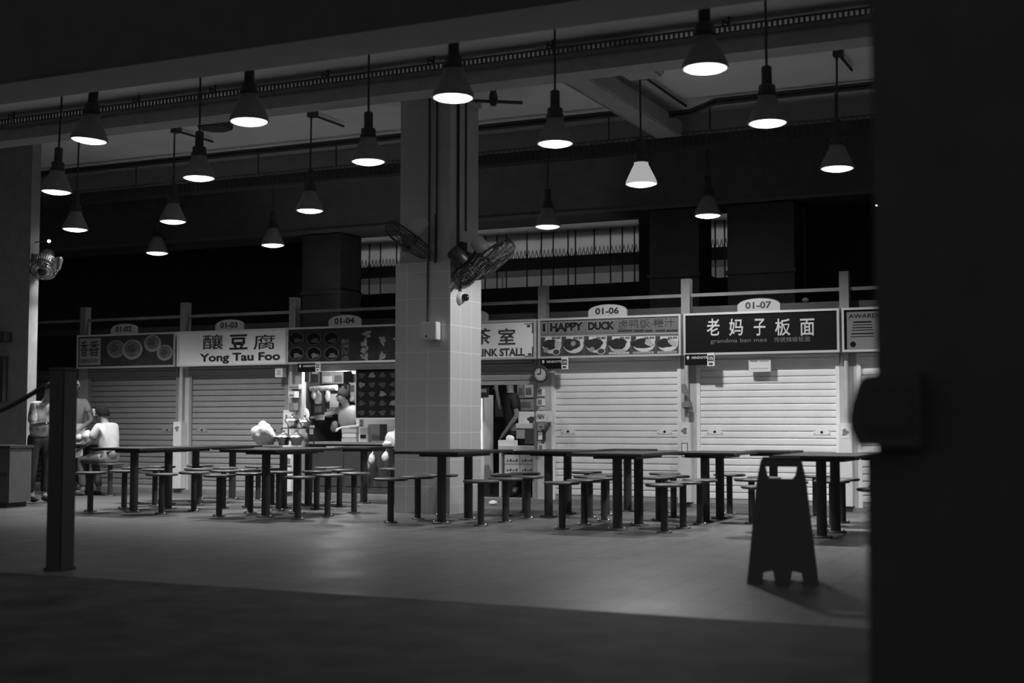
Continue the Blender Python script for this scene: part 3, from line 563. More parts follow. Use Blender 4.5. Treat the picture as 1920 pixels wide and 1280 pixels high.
q = pxrect(672, 785, 749, 832, 16.5); b = MB(); b.box(q[0], q[1], 16.5, 16.55, .02, q[3]); one('back_panel', b, mat('splash_panel', .42, .3), 'pale splash panel behind the counter under the menu board', 'panel')
p = at_y(738, 822, 15.75)
b = MB(); b.blob(p + Vector((0, 0, -.02)), (.11, .09, .1), 4, .25, 0); b.blob(p + Vector((-.07, -.02, -.07)), (.09, .08, .05), 8, .2, 0); b.tube([p + Vector((.03, 0, .08)), p + Vector((.05, 0, .15)), p + Vector((.06, 0, .2))], [.03, .02, .03], 8)
one('plastic_bag', b, PLAST, 'bulging white plastic bag on the counter end beside the column', 'bag')
for k, (x, y, lab) in enumerate(((697, 860, 'white bag hanging low from the counter front'), (722, 856, 'white bag hanging low beside the column'), (689, 876, 'grey crumpled bag beneath the hanging white bag'))):
    p = at_y(x, y, 15.72); b = MB(); b.blob(p, (.045, .04, .07), 30 + k, .2); b.tube([p + Vector((0, 0, .05)), p + Vector((0, .05, .13))], .01, 6); one('plastic_bag', b, PLAST if k < 2 else MID, lab, 'bag')
# bare tube light of the unit
p = at_y(667, 696, 16.0); root = empty('tube_light', p, 'bare glaring lamp end beside the brightest poster in unit 01-04', 'lamp')
b = MB(); b.tube([(-.02, -.02, 0), (.03, .4, .02)], .035, 12); b.build('tube', TUBE, root); b = MB(); b.box(-.04, .04, -.14, .0, .02, .08); b.build('holder', WHITE, root)
l = bpy.data.lights.new('stall_tube', 'POINT'); l.energy = 16; l.shadow_soft_size = .08; lo = bpy.data.objects.new('stall_tube', l); COL.objects.link(lo); lo.parent = root; lo.location = (-.25, .05, -.08)
pbox('waste_bin', 728, 895, 752, 948, 15.2, .25, DARK, 'dark bin standing between unit 01-04 and the column', 'bin', bev=.02)

# ------------------------------------------------------------------ inside unit 01-05
x4, x5 = px_(4), px_(5)
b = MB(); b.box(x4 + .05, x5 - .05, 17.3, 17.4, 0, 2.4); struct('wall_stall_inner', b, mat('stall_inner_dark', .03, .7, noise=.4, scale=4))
root, W2, H2 = pbox('drinks_fridge', 872, 740, 908, 900, 16.3, .28, WHITE, 'white drinks fridge with lit shelves at the left of the drink stall', 'fridge')
b = MB(); b.box(-W2 + .02, W2 - .03, -.004, 0, .35, H2 - .05); b.build('glass_door', mat('fridge_lit_glass', .6, .2, emit=.9), root)
for k in range(3):
    for j in range(3): b = MB(); b.lathe([(.025, 0), (.028, .02), (.028, .14), (.012, .19), (.012, .22)], (-W2 + .07 + j * .08, -.03, .38 + k * .3), n=10); b.build('bottle', [DARK, INK, MID][(k + j) % 3], root)
pbox('door_notice', 897, 726, 915, 745, 16.2, .02, BLK, 'black notice hung over the drinks fridge', 'notice', None, (.2, .5, .8, .85, PALE))
pbox('door_leaf', 908.5, 740, 916, 930, 16.6, .05, MID, 'grey door edge beside the drinks fridge', 'door')
pbox('poster', 927, 745, 946, 785, 17.28, .02, DARK, 'dim hanging sheet in the dark of the drink stall', 'poster', None, (.1, .1, .9, .9, MID))
for (x0, y0, x1, y1, lab, m1) in ((970, 721, 983, 746, 'plain pale poster top left behind the drink stall worker', PALE), (982, 721, 1000, 745, 'white poster with a grey logo block in the drink stall', PAPER), (971, 748, 1001, 769, 'grey poster with a cup picture in the drink stall', PALE)):
    pbox('poster', x0, y0, x1, y1, 17.29, .01, m1, lab, 'poster', 'posters of the drink stall', (.2, .2, .8, .75, MID))
root, W2, H2 = pbox('serving_hatch', 972, 771, 1003, 800, 16.6, .03, PAPER, 'glaring white lit panel in the drink stall', 'panel')
b = MB(); b.ell(W2 * .55, H2 * .45, .05, .05, 0, 0, wob=.3, seed=2); b.build('dark_blot', DARK, root)
b = MB(); b.box(-W2, W2, -.08, 0, -.02, .05); b.build('ledge', PAPER, root)
pbox('storage_box', 984, 803, 1003, 832, 16.3, .2, DARK, 'dark box under the lit panel', 'box'); pbox('storage_box', 968, 805, 984, 822, 16.4, .2, CARD, 'brown carton beside the dark box under the lit panel', 'box')
root = empty('drink_counter', at_y(968, 840, 15.95) * 1.0, 'small pale counter shelf of the drink stall', 'counter')
root.location.z = 0
q = pxrect(934, 836, 1003, 846, 15.95); cx = root.location.x
b = MB(); b.box(q[0] - cx, q[1] - cx, 0, .4, q[2], q[3]); b.build('worktop', PALE, root)
q2 = pxrect(925, 888, 1003, 893, 15.95); b = MB(); b.box(q2[0] - cx, q2[1] - cx, -.02, .4, q2[2], q2[3]); b.build('lower_shelf', PALE, root)
for s in (q[0] - cx + .02, q[1] - cx - .03): b = MB(); b.box(s - .015, s + .015, .02, .38, .045, q[2]); b.build('side_panel', PALE, root)
for k, (x0, y0, x1, y1, lab) in enumerate(((946, 852.5, 974, 869.5, 'upper left carton'), (975, 852.5, 1000, 869.5, 'upper right carton'), (946, 870.5, 974, 887, 'lower left carton'), (975, 870.5, 1000, 887, 'lower right carton'))):
    r_, W2, H2 = pbox('carton', x0, y0, x1, y1, 15.97, .3, CARD if k % 2 else mat('pale_card', .5, .8, noise=.08), lab + ' printed with dark marks under the drink stall shelf', 'carton', 'cartons under the drink stall shelf')
    b = MB()
    for j in range(4): b.box(-W2 * .7 + j * W2 * .4, -W2 * .7 + j * W2 * .4 + W2 * .25, -.002, 0, H2 * .25, H2 * (.4 + .12 * (j % 2)))
    b.build('printing', DARK, r_)
root, W2, H2 = pbox('tissue_box', 934, 825, 963, 836, 15.98, .13, PAPER, 'white tissue box with a tissue pulled up on the drink stall counter', 'tissue box')
b = MB(); b.blob((W2 * .2, .06, H2 + .02), (.06, .03, .04), 3, .3); b.build('tissue', PAPER, root)
l = bpy.data.lights.new('drink_stall_tube', 'POINT'); l.energy = 8; l.shadow_soft_size = .06
root = empty('tube_light', (-7.45, 15.95, 1.93), 'short fluorescent tube inside the drink stall behind its half shutter', 'lamp'); b = MB(); b.tube([(-.2, 0, 0), (.2, 0, 0)], .018, 10); b.build('tube', TUBE, root); b = MB(); b.box(-.22, .22, -.05, .03, .02, .06); b.build('batten', WHITE, root)
lo = bpy.data.objects.new('drink_stall_tube', l); COL.objects.link(lo); lo.parent = root; lo.location = (.25, -.02, -.12)

# ------------------------------------------------------------------ tables and stools
def make_table(L, legs):
    root = empty('hawker_table', (0, 0, 0), 'x', 'table', 'black tables'); w_ = .37 if L > .7 else .27
    b = MB(); b.box(-w_, w_, -L / 2, L / 2, .722, .75, bev=.006); b.build('tabletop', mat('table_top', .03, .6, spec=.25), root)
    b = MB(); b.box(-.22, .22, -L * .29, L * .29, .69, .722); b.build('under_frame', BLK, root)
    for y in legs:
        b = MB(); b.lathe([(.047, .012), (.047, .69)], (0, y, 0), n=16); b.lathe([(.1, 0), (.1, .012), (.05, .016)], (0, y, 0), n=20); lg = b.build('leg', BLK, root)
        for s in (-1, 1): b = MB(); b.lathe([(.016, .012), (.014, .025), (.004, .03)], (s * .075, y - .02, 0), n=8); b.build('floor_bolt', STEEL, lg)
    return root
def make_stool():
    root = empty('round_stool', (0, 0, 0), 'x', 'stool', 'x')
    b = MB(); b.lathe([(.05, .425), (.165, .43), (.18, .438), (.18, .45), (.17, .457), (.0, .458)], n=28); b.build('seat', mat('stool_seat', .08, .4), root)
    b = MB(); b.lathe([(.034, .01), (.034, .43)], n=14); b.build('post', BLK, root)
    b = MB(); b.lathe([(.075, 0), (.075, .01), (.036, .014)], n=18); bf = b.build('base_flange', DKM, root)
    for s in (-1, 1): b = MB(); b.lathe([(.014, .01), (.012, .022), (.003, .026)], (s * .055, -.015, 0), n=8); b.build('floor_bolt', STEEL, bf)
    return root
TP = {}; stool0 = make_stool(); used = [False]
def stool(x, y, lab, grp):
    o = stool0 if not used[0] else copy_tree(stool0); used[0] = True
    o.location = (x, y, 0); o['label'] = lab; o['group'] = grp
def table(x, y, L, legs, lab):
    key = (L, tuple(legs))
    if key not in TP: TP[key] = make_table(L, legs); o = TP[key]
    else: o = copy_tree(TP[key])
    o.location = (x, y, 0); o.scale.z = .985 if L > 1 else .958; o['label'] = lab
FR = [-10.52, -8.68, -6.5, -4.58, -2.62]
for k, x in enumerate(FR):
    table(x, 12.42, 1.3, (-.3, .3), f'black hawker table, {ORD[k]} from the left in the front row')
    for s, sn in ((-1, 'left'), (1, 'right')):
        for j, y in enumerate((11.98, 12.55, 13.1)):
            if k == 4 and s == 1 and j == 0: pass
            stool(x + s * .52, y, f'{["nearest", "middle", "farthest"][j]} black stool at the {sn} side of the {ORD[k]} front-row table from the left', 'black stools of the front row')
for k, x in enumerate([-11.15, -9.4, -5.9, -4.12, -2.3]):
    table(x, 13.75, .95, (-.27, .27), f'black hawker table, {ORD[k]} from the left in the middle row')
    for s, sn in ((-1, 'left'), (1, 'right')):
        for j, y in enumerate((13.45, 13.95)):
            stool(x + s * .5, y, f'{["nearer", "farther"][j]} black stool at the {sn} side of the {ORD[k]} middle-row table from the left', 'black stools of the middle row')
for k, x in enumerate([-13.62, -11.06, -9.0, -5.42, -3.7, -1.95]):
    table(x, 14.68, .6, (0,), f'small black table, {ORD[k]} from the left in the row nearest the stalls')
    for s, sn in ((-1, 'left'), (1, 'right')):
        xx = -13.1 if (k == 0 and s == 1) else x + s * .48
        stool(xx, 14.6, f'black stool {sn} of the {ORD[k]} small table from left nearest the stalls', 'black stools nearest the stalls')

# ------------------------------------------------------------------ steel pots and a bag on a middle table
zt = .75
def pot(x, y, z, r, h, lab, lid=True):
    root = empty('steel_pot', (x, y, z), lab, 'pot', 'steel pots on the table')
    b = MB(); b.lathe([(r * .55, 0), (r * .6, .01), (r * .62, h * .35), (r * .9, h * .8), (r, h)], n=24); b.build('bowl', STEEL, root)
    if lid: b = MB(); b.lathe([(r * 1.02, h), (r * .9, h + .015), (r * .4, h + .04), (r * .12, h + .05), (r * .12, h + .07), (r * .2, h + .08), (0, h + .095)], n=24); b.build('lid', STEEL, root)
tx = -11.05; ty = 13.75
pc = at_z(507, 838, .75); 
k0 = Vector((-9.55, 13.72, .75))
for (dx, dy, dz, r, h, lab) in ((-.02, 0, 0, .1, .1, 'lower left steel pot with lid on the table before unit 01-03'), (.17, .0, 0, .1, .1, 'lower right steel pot with lid on the table before unit 01-03'), (-.33, .1, 0, .13, .09, 'wide dark steel pan behind the white bag')):
    pot(k0.x + dx, k0.y + dy, k0.z, r, h, lab)
root = empty('pot_rack', (k0.x + .06, k0.y + .02, .75), 'dark tiered rack holding steel pots on the table before unit 01-03', 'rack')
b = MB(); b.box(-.2, .2, .1, .25, .2, .215); b.build('upper_shelf', DKM, root)
for sx in (-.19, .19):
    for sy in (.11, .24): b = MB(); b.tube([(sx, sy, 0), (sx, sy, .2)], .008, 6); b.build('leg', DKM, root)
pot(k0.x - .03, k0.y + .2, .965, .1, .09, 'topmost steel pot with lid on the tiered rack'); pot(k0.x + .16, k0.y + .19, .965, .075, .07, 'small steel pot on the right of the tiered rack')
b = MB(); b.blob((k0.x - .28, k0.y - .08, .75 + .12), (.14, .11, .135), 12, .22); b.blob((k0.x - .25, k0.y - .08, .75 + .2), (.08, .07, .09), 14, .3); one('plastic_bag', b, PLAST, 'crumpled translucent bag on the table before unit 01-03', 'bag')
for (x, y, lab) in ((502, 966, 'crumpled white tissue on the floor by a front table leg at left'), (925, 947, 'crumpled white tissue on the floor before the drink stall')):
    p = at_z(x, y, 0); b = MB(); b.blob((p.x, p.y, .03), (.06, .05, .035), int(x), .3); one('tissue', b, PAPER, lab, 'tissue')

# ------------------------------------------------------------------ things on the main column
CXF, CYF, CXR = -7.71, 13.31, -7.035
q = pxrect(789, 603, 818, 637, 13.2); root = empty('control_box', ((q[0] + q[1]) / 2, 13.2, q[2]), 'white square control box on the front of the tiled column', 'box')
W2, H2 = (q[1] - q[0]) / 2, q[3] - q[2]
b = MB(); b.box(-W2, W2, 0, .11, 0, H2, bev=.008); b.build('housing', WHITE, root)
b = MB(); b.box(-W2 * .95, W2 * .95, -.006, 0, .012, H2 - .012); b.build('lid', WHITE, root)
b = MB(); b.lathe([(.012, 0), (.012, .006)], n=10, M=Matrix.Translation((-W2 * .25, -.006, H2 * .2)) @ MX); b.build('key_lock', INK, root)
def vpipe(pxs, face, Z0, Z1, m, r, lab, kink=0):
    b = MB()
    if face == 'f': x = at_y(pxs, 500, 13.34).x; y0, y1 = 13.33 - r, 13.30 - r; pts = [(x, y0, Z1), (x, y0, 2.9), (x, y1, 2.84), (x, y1, Z0)]
    else: x0, x1 = -7.06 + r, -7.03 + r; y = pxs; pts = [(x0, y, Z1), (x0, y, 2.9), (x1, y, 2.84), (x1, y, Z0)] if Z0 < 2.86 else [(x0, y, Z1), (x0, y, Z0)]
    b.tube(pts, r, 8); one('conduit', b, m, lab, 'conduit', 'conduits on the column')
vpipe(806, 'f', at_y(803, 602, 13.2).z, CEIL, DKM, .011, 'dark conduit running down the column front to the white control box')
vpipe(820, 'f', 3.4, CEIL, DKM, .011, 'shorter dark conduit at the right of the column front')
vpipe(13.52, 's', 2.52, CEIL, BLK, .016, 'thick black conduit down the lit side of the column to the strobe')
vpipe(13.72, 's', 3.25, CEIL, BLK, .011, 'thin black cable down the lit side of the column to the fan')
p = at_z(866, 558, 2.42); root = empty('alarm_strobe', (-7.035, 13.53, at_y(866, 558, 13.53).z), 'white alarm strobe with a black dome on the lit side of the column', 'alarm')
MY = Matrix.Rotation(R(90), 4, 'Y')
b = MB(); b.lathe([(.075, 0), (.075, .03), (.06, .05)], n=24, M=MY); b.build('base', WHITE, root)
b = MB(); b.lathe([(.042, .05), (.045, .08), (.035, .11), (.0, .125)], n=20, M=MY); b.build('dome', mat('black_dome', .02, .12), root)
def fan(center, direction, mount, r, lab, motor=WHITE):
    d = Vector(direction).normalized(); q = Vector((0, 0, 1)).rotation_difference(d); c = Vector(center); Mx = q.to_matrix().to_4x4()
    root = empty('wall_fan', c, lab, 'fan', 'wall fans')
    b = MB()
    for rr, z in ((1., 0), (.98, .05), (.8, .085), (.55, .1), (.3, .105), (.98, -.05), (.75, -.08), (.45, -.09)):
        b.tube([Mx @ Vector((r * rr * math.cos(u), r * rr * math.sin(u), z)) for u in [R(a) for a in range(0, 361, 12)]], .005, 5, cap=False)
    for a in range(0, 360, 9):
        u = R(a); e = Vector((math.cos(u), math.sin(u), 0))
        b.tube([Mx @ (e * r * k + Vector((0, 0, z))) for k, z in ((.2, .105), (.55, .1), (.8, .085), (.98, .05), (1., 0), (.98, -.05), (.75, -.08), (.3, -.09))], .0035, 4, cap=False)
    b.build('cage', DKM, root)
    b = MB()
    for k in range(4):
        u0 = R(90 * k); vs = []
        for i in range(5):
            rr = r * (.15 + .18 * i)
            for s in (-.35, .35): u = u0 + s * (1 + .15 * i) ; vs.append(Mx @ Vector((rr * math.cos(u), rr * math.sin(u), -.03 * s * 2)))
        b.add(vs + [v + d * .004 for v in vs], [(2 * i, 2 * i + 1, 2 * i + 3, 2 * i + 2) for i in range(4)] + [(10 + 2 * i, 12 + 2 * i, 13 + 2 * i, 11 + 2 * i) for i in range(4)])
    b.lathe([(.0, .04), (.05, .03), (.055, -.05)], n=14, M=Mx); b.build('blades', mat('fan_blade', .2, .35), root)
    b = MB(); b.lathe([(.06, -.3), (.085, -.28), (.09, -.12), (.07, -.08)], n=20, M=Mx); b.build('motor', motor, root)
    mt = Vector(mount) - c; b = MB(); b.tube([d * -.25, d * -.25 + Vector((0, 0, -.08)), (d * -.25 + mt) / 2 + Vector((0, 0, -.1)), mt], [.04, .04, .035, .035], 10); b.box(mt.x - .03, mt.x + .03, mt.y - .06, mt.y + .06, mt.z - .1, mt.z + .1); b.build('wall_arm', BLK, root)
    b = MB(); b.lathe([(.06, .105), (.06, .112), (.0, .115)], n=16, M=Mx); b.build('badge', DARK, root)
pA = at_y(921, 487, 13.6); fan(pA, (.58, .2, -.79), (-7.03, 13.75, pA.z + .02), .32, 'wall fan with a white motor aimed down to the right of the column')
pB = at_y(880, 505, 13.35); fan(pB, (.45, .55, -.7), (-7.03, 13.6, pB.z + .25), .22, 'smaller dark wall fan hanging below the white-motored fan on the lit column side', DKM)
pC = at_y(765, 449, 12.95); fan(pC, (-.56, -.2, -.8), (-7.6, 13.31, pC.z + .02), .3, 'shaded wall fan aimed down to the left of the column', PALE)
# fan and small lamp beside the left column
pD = at_y(82, 500, 13.42); fan(pD, (.35, -.6, -.7), (-13.42, 13.42, pD.z + .08), .19, 'dark wall fan with a glinting bracket beside the left column', DKM)
p = at_y(92, 452, 13.42); root = empty('bulkhead_lamp', p, 'tiny bright lamp above the fan on the left column', 'lamp'); b = MB(); b.blob((0, 0, 0), (.022, .02, .02), 1, .05); b.build('bulb', TUBE, root); b = MB(); b.tube([(-.02, 0, 0), (-13.42 - p.x, 0, 0)], .008, 6); b.build('arm', BLK, root)
p = at_y(106, 485, 13.42); b = MB(); b.box(p.x - .13, p.x + .08, 13.4, 13.44, p.z - .03, p.z + .02); b.tube([(p.x + .05, 13.42, p.z), (p.x + .03, 13.42, p.z - .15)], [.05, .03], 10); b.tube([(p.x - .12, 13.42, p.z), (-13.4, 13.42, p.z)], .012, 6); one('fan_bracket', b, STEEL, 'shiny steel bracket above the fan beside the left column', 'bracket')
# small far lights
for (x, y, Y, r, lab) in ((617, 391, 19.5, .025, 'tiny bright light behind the third row lamps, left of the column'), (1187, 379, 19.5, .01, 'pinpoint light under the glaring lamp'), (1644, 385, 18.5, .012, 'pinpoint light beside the black pillar edge'), (1510, 562, 17.2, .03, 'small dim light above the right half of the 01-07 sign')):
    p = at_y(x, y, Y); root = empty('indicator_light', p, lab, 'light'); b = MB(); b.blob((0, 0, 0), (r * 1.6, r, r), 2, .1, sub=2); b.build('bulb', TUBE if Y != 17.2 else PAPER, root); b = MB(); b.tube([(0, .02, 0), (0, .02, (3.95 if p.z < 3.95 else CEIL) - p.z)], .006, 5); b.build('hanger', BLK, root)

# ------------------------------------------------------------------ foreground: post and rope, caution sign, box on the pillar, cabinet by the left column
p = at_z(112, 1068, 0); root = empty('barrier_post', (p.x, p.y, 0), 'black square post in the left foreground with a rope tied to it', 'post')
b = MB(); b.box(-.07, .07, -.07, .07, 0, 1.4, bev=.008); b.build('shaft', BLK, root)
b = MB(); b.box(-.08, .08, -.08, .08, 0, .02, bev=.004); b.build('base', BLK, root)
b = MB(); b.box(-.073, .073, -.073, .073, 1.4, 1.42, bev=.005); b.build('cap', BLK, root)
a = at_y(86, 722, p.y); c = at_y(-60, 790, p.y + .1); pts = [a.lerp(c, t / 10) + Vector((0, 0, -.03 * math.sin(math.pi * t / 10))) for t in range(11)]
b = MB(); b.tube(pts, .019, 8); one('barrier_rope', b, BLK, 'dark sagging rope leading left from the black foreground post', 'rope')
# caution sign
p = at_z(1459, 1094, 0); root = empty('caution_sign', (p.x, p.y + .12, 0), 'dark folding floor caution sign standing in the right foreground', 'floor sign', rz=R(14))
def aboard(s):
    b = MB(); H2 = .8; y0 = -.16 * s
    def half(z): return .226 + (.16 - .226) * z / .64 if z < .64 else (.16 - .03 * (z - .64) / .16)
    out = [(-half(0), 0), (-.13, 0), (-.12, .075), (-.06, .085), (-.045, .0), (.045, .0), (.06, .085), (.12, .075), (.13, 0), (half(0), 0), (half(.4), .4), (half(.64), .64), (.15, .7), (.13, .79), (.118, .8), (-.118, .8), (-.13, .79), (-.15, .7), (-half(.64), .64), (-half(.4), .4)]
    hole = [(-.09, .69), (-.07, .665), (.07, .665), (.09, .69), (.1, .745), (-.1, .745)]
    bm = bmesh.new()
    vo = [bm.verts.new((x, 0, z)) for x, z in out]; vh = [bm.verts.new((x, 0, z)) for x, z in hole]
    eds = [bm.edges.new((vo[i], vo[(i + 1) % len(vo)])) for i in range(len(vo))] + [bm.edges.new((vh[i], vh[(i + 1) % len(vh)])) for i in range(len(vh))]
    bmesh.ops.triangle_fill(bm, use_beauty=True, edges=eds)
    r_ = bmesh.ops.extrude_face_region(bm, geom=bm.faces[:]); 
    for v in r_['geom']:
        if isinstance(v, bmesh.types.BMVert): v.co.y += .02
    for v in bm.verts: v.co.y += y0 * (1 - v.co.z / H2) - .01
    bmesh.ops.recalc_face_normals(bm, faces=bm.faces[:]); b.bm(bm); return b
SIGNM = mat('sign_plastic', .09, .5, noise=.05)
aboard(1).build('front_panel', SIGNM, root); aboard(-1).build('back_panel', SIGNM, root)
b = MB(); b.tube([(-.12, 0, .795), (.12, 0, .795)], .014, 8); b.build('hinge', BLK, root)
b = MB(); b.prism([(-.1, .25), (.1, .25), (0, .43)], -.002, 0); o = b.build('warning_triangle', mat('triangle_print', .04, .5), root); o.location = (0, -.118, .0); o.rotation_euler.x = R(-11.3)
# rounded box on the pillar
q = pxrect(1588, 700, 1690, 838, 3.42); root = empty('pillar_dispenser', (q[0] + .06, 3.42, q[2]), 'black rounded box fixed to the edge of the dark foreground pillar', 'dispenser')
b = MB(); H2 = q[3] - q[2]; poly = [(-.035, 0), (.12, 0), (.12, H2), (-.005, H2), (-.02, H2 * .97), (-.035, H2 * .86), (-.05, H2 * .62), (-.058, H2 * .4), (-.055, H2 * .25), (-.045, H2 * .12)]
b.prism(poly, 0, .1); b.build('casing', BLK, root)
b = MB(); b.box(-.015, .1, -.006, 0, H2 * .2, H2 * .85); b.build('front_plate', mat('dispenser_plate', .03, .4), root)
b = MB(); b.box(.0, .12, .1, .12, .03, H2 - .03); b.build('wall_plate', BLK, root)
# cabinet
root = empty('low_cabinet', (-12.86, 12.05, 0), 'low grey cabinet standing in front of the left column', 'cabinet')
b = MB(); b.box(-1.0, .48, 0, .35, .06, .72); b.build('body', mat('cabinet_grey', .1, .6, noise=.1), root)
b = MB(); b.box(-1.02, .5, -.02, .37, .72, .75); b.build('top', DARK, root)
b = MB(); b.box(-.95, .43, -.015, 0, .38, .42); b.build('band', BLK, root); b = MB(); b.box(-.95, .43, 0.02, .33, 0, .06); b.build('plinth', BLK, root)
q = pxrect(-30, 622, 8, 640, 13.2); b = MB(); b.box(q[0], q[1], 13.2, 13.335, q[2], q[3], bev=.01); one('hose_box', b, BLK, 'small black box high on the front of the left column', 'box')
q = pxrect(-30, 668, 5, 752, 13.25); b = MB(); b.box(q[0], q[1], 13.25, 13.335, q[2], q[3]); one('notice_frame', b, DARK, 'dark framed panel on the front of the left column', 'panel')

# ------------------------------------------------------------------ people
def skin_mesh(name, verts, edges, m, parent, sub=2, extra=None):
    me = bpy.data.meshes.new(name); me.from_pydata([v[:3] for v in verts], edges, [])
    o = bpy.data.objects.new(name, me); COL.objects.link(o)
    sk = o.modifiers.new('s', 'SKIN'); sk.use_smooth_shade = True
    for i, v in enumerate(verts):
        r = v[3]; me.skin_vertices[0].data[i].radius = r if isinstance(r, tuple) else (r, r)
    me.skin_vertices[0].data[0].use_root = True
    s = o.modifiers.new('d', 'SUBSURF'); s.levels = s.render_levels = sub
    ev = bpy.data.meshes.new_from_object(o.evaluated_get(bpy.context.evaluated_depsgraph_get()))
    bpy.data.objects.remove(o); bpy.data.meshes.remove(me)
    ev.name = name; ev.materials.clear(); ev.materials.append(m)
    for p_ in ev.polygons: p_.use_smooth = True
    ob = bpy.data.objects.new(name, ev); COL.objects.link(ob); ob.parent = parent; return ob
def V(*a): return Vector(a)
def person(loc, rz, lab, J, shirt, trousers, hair=HAIR, skinm=SKIN, cap=None, sleeve=.5, shoe=BLK, apron=None, hips_fat=1., long_hair=False):
    """J holds joints in the person's own frame, facing -Y: pelvis, chest, neck, head (centre), face (unit), and l/r sh, el, wr, hip, kn, an."""
    root = empty('person', loc, lab, 'person', rz=rz)
    vs, es = [], []
    def a(v, r, par=None):
        vs.append((v.x, v.y, v.z, r)); i = len(vs) - 1
        if par is not None: es.append((par, i))
        return i
    pe, ch, ne, he = J['pelvis'], J['chest'], J['neck'], J['head']; f = J['face'].normalized(); upv = (he - ne).normalized(); sd = f.cross(upv).normalized()
    ip = a(pe, (.11 * hips_fat, .09 * hips_fat)); im = a(pe.lerp(ch, .5), (.1, .08), ip); ic = a(ch, (.12, .085), im); inn = a(ne, .052, ic)
    ij = a(ne.lerp(he, .45), .055, inn); ih = a(he, (.078, .09), ij); a(he + upv * .075, (.06, .068), ih)
    a(he + f * .102 - upv * .012, .013, ih)                                   # nose
    for s in (-1, 1): a(he + sd * s * .083 - upv * .005 - f * .005, .014, ih)    # ears
    for s in ('l', 'r'):
        sh, el, wr = J[s + 'sh'], J[s + 'el'], J[s + 'wr']
        i0 = a(sh, .042, ic); i1 = a(el, .037, i0); i2 = a(wr, .026, i1)
        d = (wr - el).normalized(); hd = J.get(s + 'hd', d).normalized(); pl = a(wr + hd * .07, (.032, .018), i2)
        side = hd.cross(V(0, 0, 1));  side = side.normalized() if side.length > .1 else V(1, 0, 0); cu = J.get(s + 'curl', V(0, 0, -1))
        for k, ln in enumerate((.068, .078, .072, .056)):
            b0 = wr + hd * .095 + side * (k - 1.5) * .018; j0 = a(b0, .0095, pl); j1 = a(b0 + hd * ln * .5 + cu * ln * .2, .0085, j0); a(b0 + hd * ln * .7 + cu * ln * .6, .0075, j1)
        t0 = a(wr + hd * .04 + side * .035, .011, pl); a(wr + hd * .08 + side * .055 + cu * .02, .009, t0)
        hp, kn, an = J[s + 'hip'], J[s + 'kn'], J[s + 'an']
        k0 = a(hp, .085, ip); k1 = a(kn, .055, k0); k2 = a(an, .038, k1); ft = J.get(s + 'ft', V(0, -1, 0)); a(an + ft * .15 + V(0, 0, -.035), .032, k2)
    skin_mesh('body', vs, es, skinm, root)
    # eyes and mouth
    b = MB()
    for s in (-1, 1): b.blob(he + f * .083 + sd * s * .032 + upv * .012, (.011, .011, .007), 1, 0, sub=2)
    b.blob(he + f * .088 - upv * .045, (.02, .012, .005), 1, 0, sub=2); b.build('face_features', HAIR, root)
    # shirt
    vs.clear(); es.clear(); g = .012
    ip = a(pe - (ch - pe) * .08, (.14 * hips_fat + g, .115 * hips_fat + g)); im = a(pe.lerp(ch, .5), (.15 + g, .115 + g), ip); ic = a(ch, (.165 + g, .125 + g), im); a(ch.lerp(ne, .8), (.085, .08), ic)
    for s in ('l', 'r'):
        i0 = a(J[s + 'sh'], .06 + g * .5, ic); a(J[s + 'sh'].lerp(J[s + 'el'], sleeve), .05 + g, i0)
    skin_mesh('shirt', vs, es, shirt, root)
    vs.clear(); es.clear()
    iw = a(pe + (ch - pe) * .2, (.13 * hips_fat, .1 * hips_fat)); ip = a(pe - V(0, 0, .0), (.13 * hips_fat, .105 * hips_fat), iw)
    for s in ('l', 'r'):
        k0 = a(J[s + 'hip'].lerp(J[s + 'kn'], .15), .088, ip); k1 = a(J[s + 'kn'], .064, k0); a(J[s + 'kn'].lerp(J[s + 'an'], .92), .052, k1)
    skin_mesh('trousers', vs, es, trousers, root)
    b = MB()
    for s in ('l', 'r'):
        ft = J.get(s + 'ft', V(0, -1, 0)); an = J[s + 'an']; b.blob(an + ft * .08 + V(0, 0, -.035), (.05 + abs(ft.x) * .07, .05 + abs(ft.y) * .07, .04), 2, .03, sub=2)
    b.build('shoes', shoe, root)
    # hair: a cap of the skull, open at the face
    bm = bmesh.new(); bmesh.ops.create_icosphere(bm, subdivisions=4, radius=1); rng = random.Random(len(lab))
    Mh = Matrix((sd, f, upv)).transposed()
    kill = [v for v in bm.verts if (v.co.y > .45 and v.co.z < .5) or v.co.z < (-.95 if long_hair else -.62) or (v.co.y > .15 and v.co.z < -.1)]
    bmesh.ops.delete(bm, geom=kill, context='VERTS')
    for v in bm.verts:
        k = 1 + .02 * math.sin(v.co.x * 31 + v.co.z * 17) ; c = v.co * k
        v.co = he + upv * .022 + Mh @ V(c.x * .09, c.y * .105 - .008, c.z * .108)
    b = MB(); b.bm(bm, 0, True); b.build('hair' if not cap else 'cap', hair if not cap else cap, root)
    if apron:
        b = MB(); c0 = pe + V(0, -.14, 0); b.add([(c0.x - .17, c0.y - .03, c0.z + .1), (c0.x + .17, c0.y - .03, c0.z + .1), (c0.x + .2, c0.y - .06, c0.z - .4), (c0.x - .2, c0.y - .06, c0.z - .4), (c0.x - .17, c0.y - .02, c0.z + .1), (c0.x + .17, c0.y - .02, c0.z + .1), (c0.x + .2, c0.y - .05, c0.z - .4), (c0.x - .2, c0.y - .05, c0.z - .4)], [(3, 2, 1, 0), (4, 5, 6, 7), (0, 1, 5, 4), (2, 3, 7, 6), (1, 2, 6, 5), (3, 0, 4, 7)]); b.build('apron', apron, root)
    return root
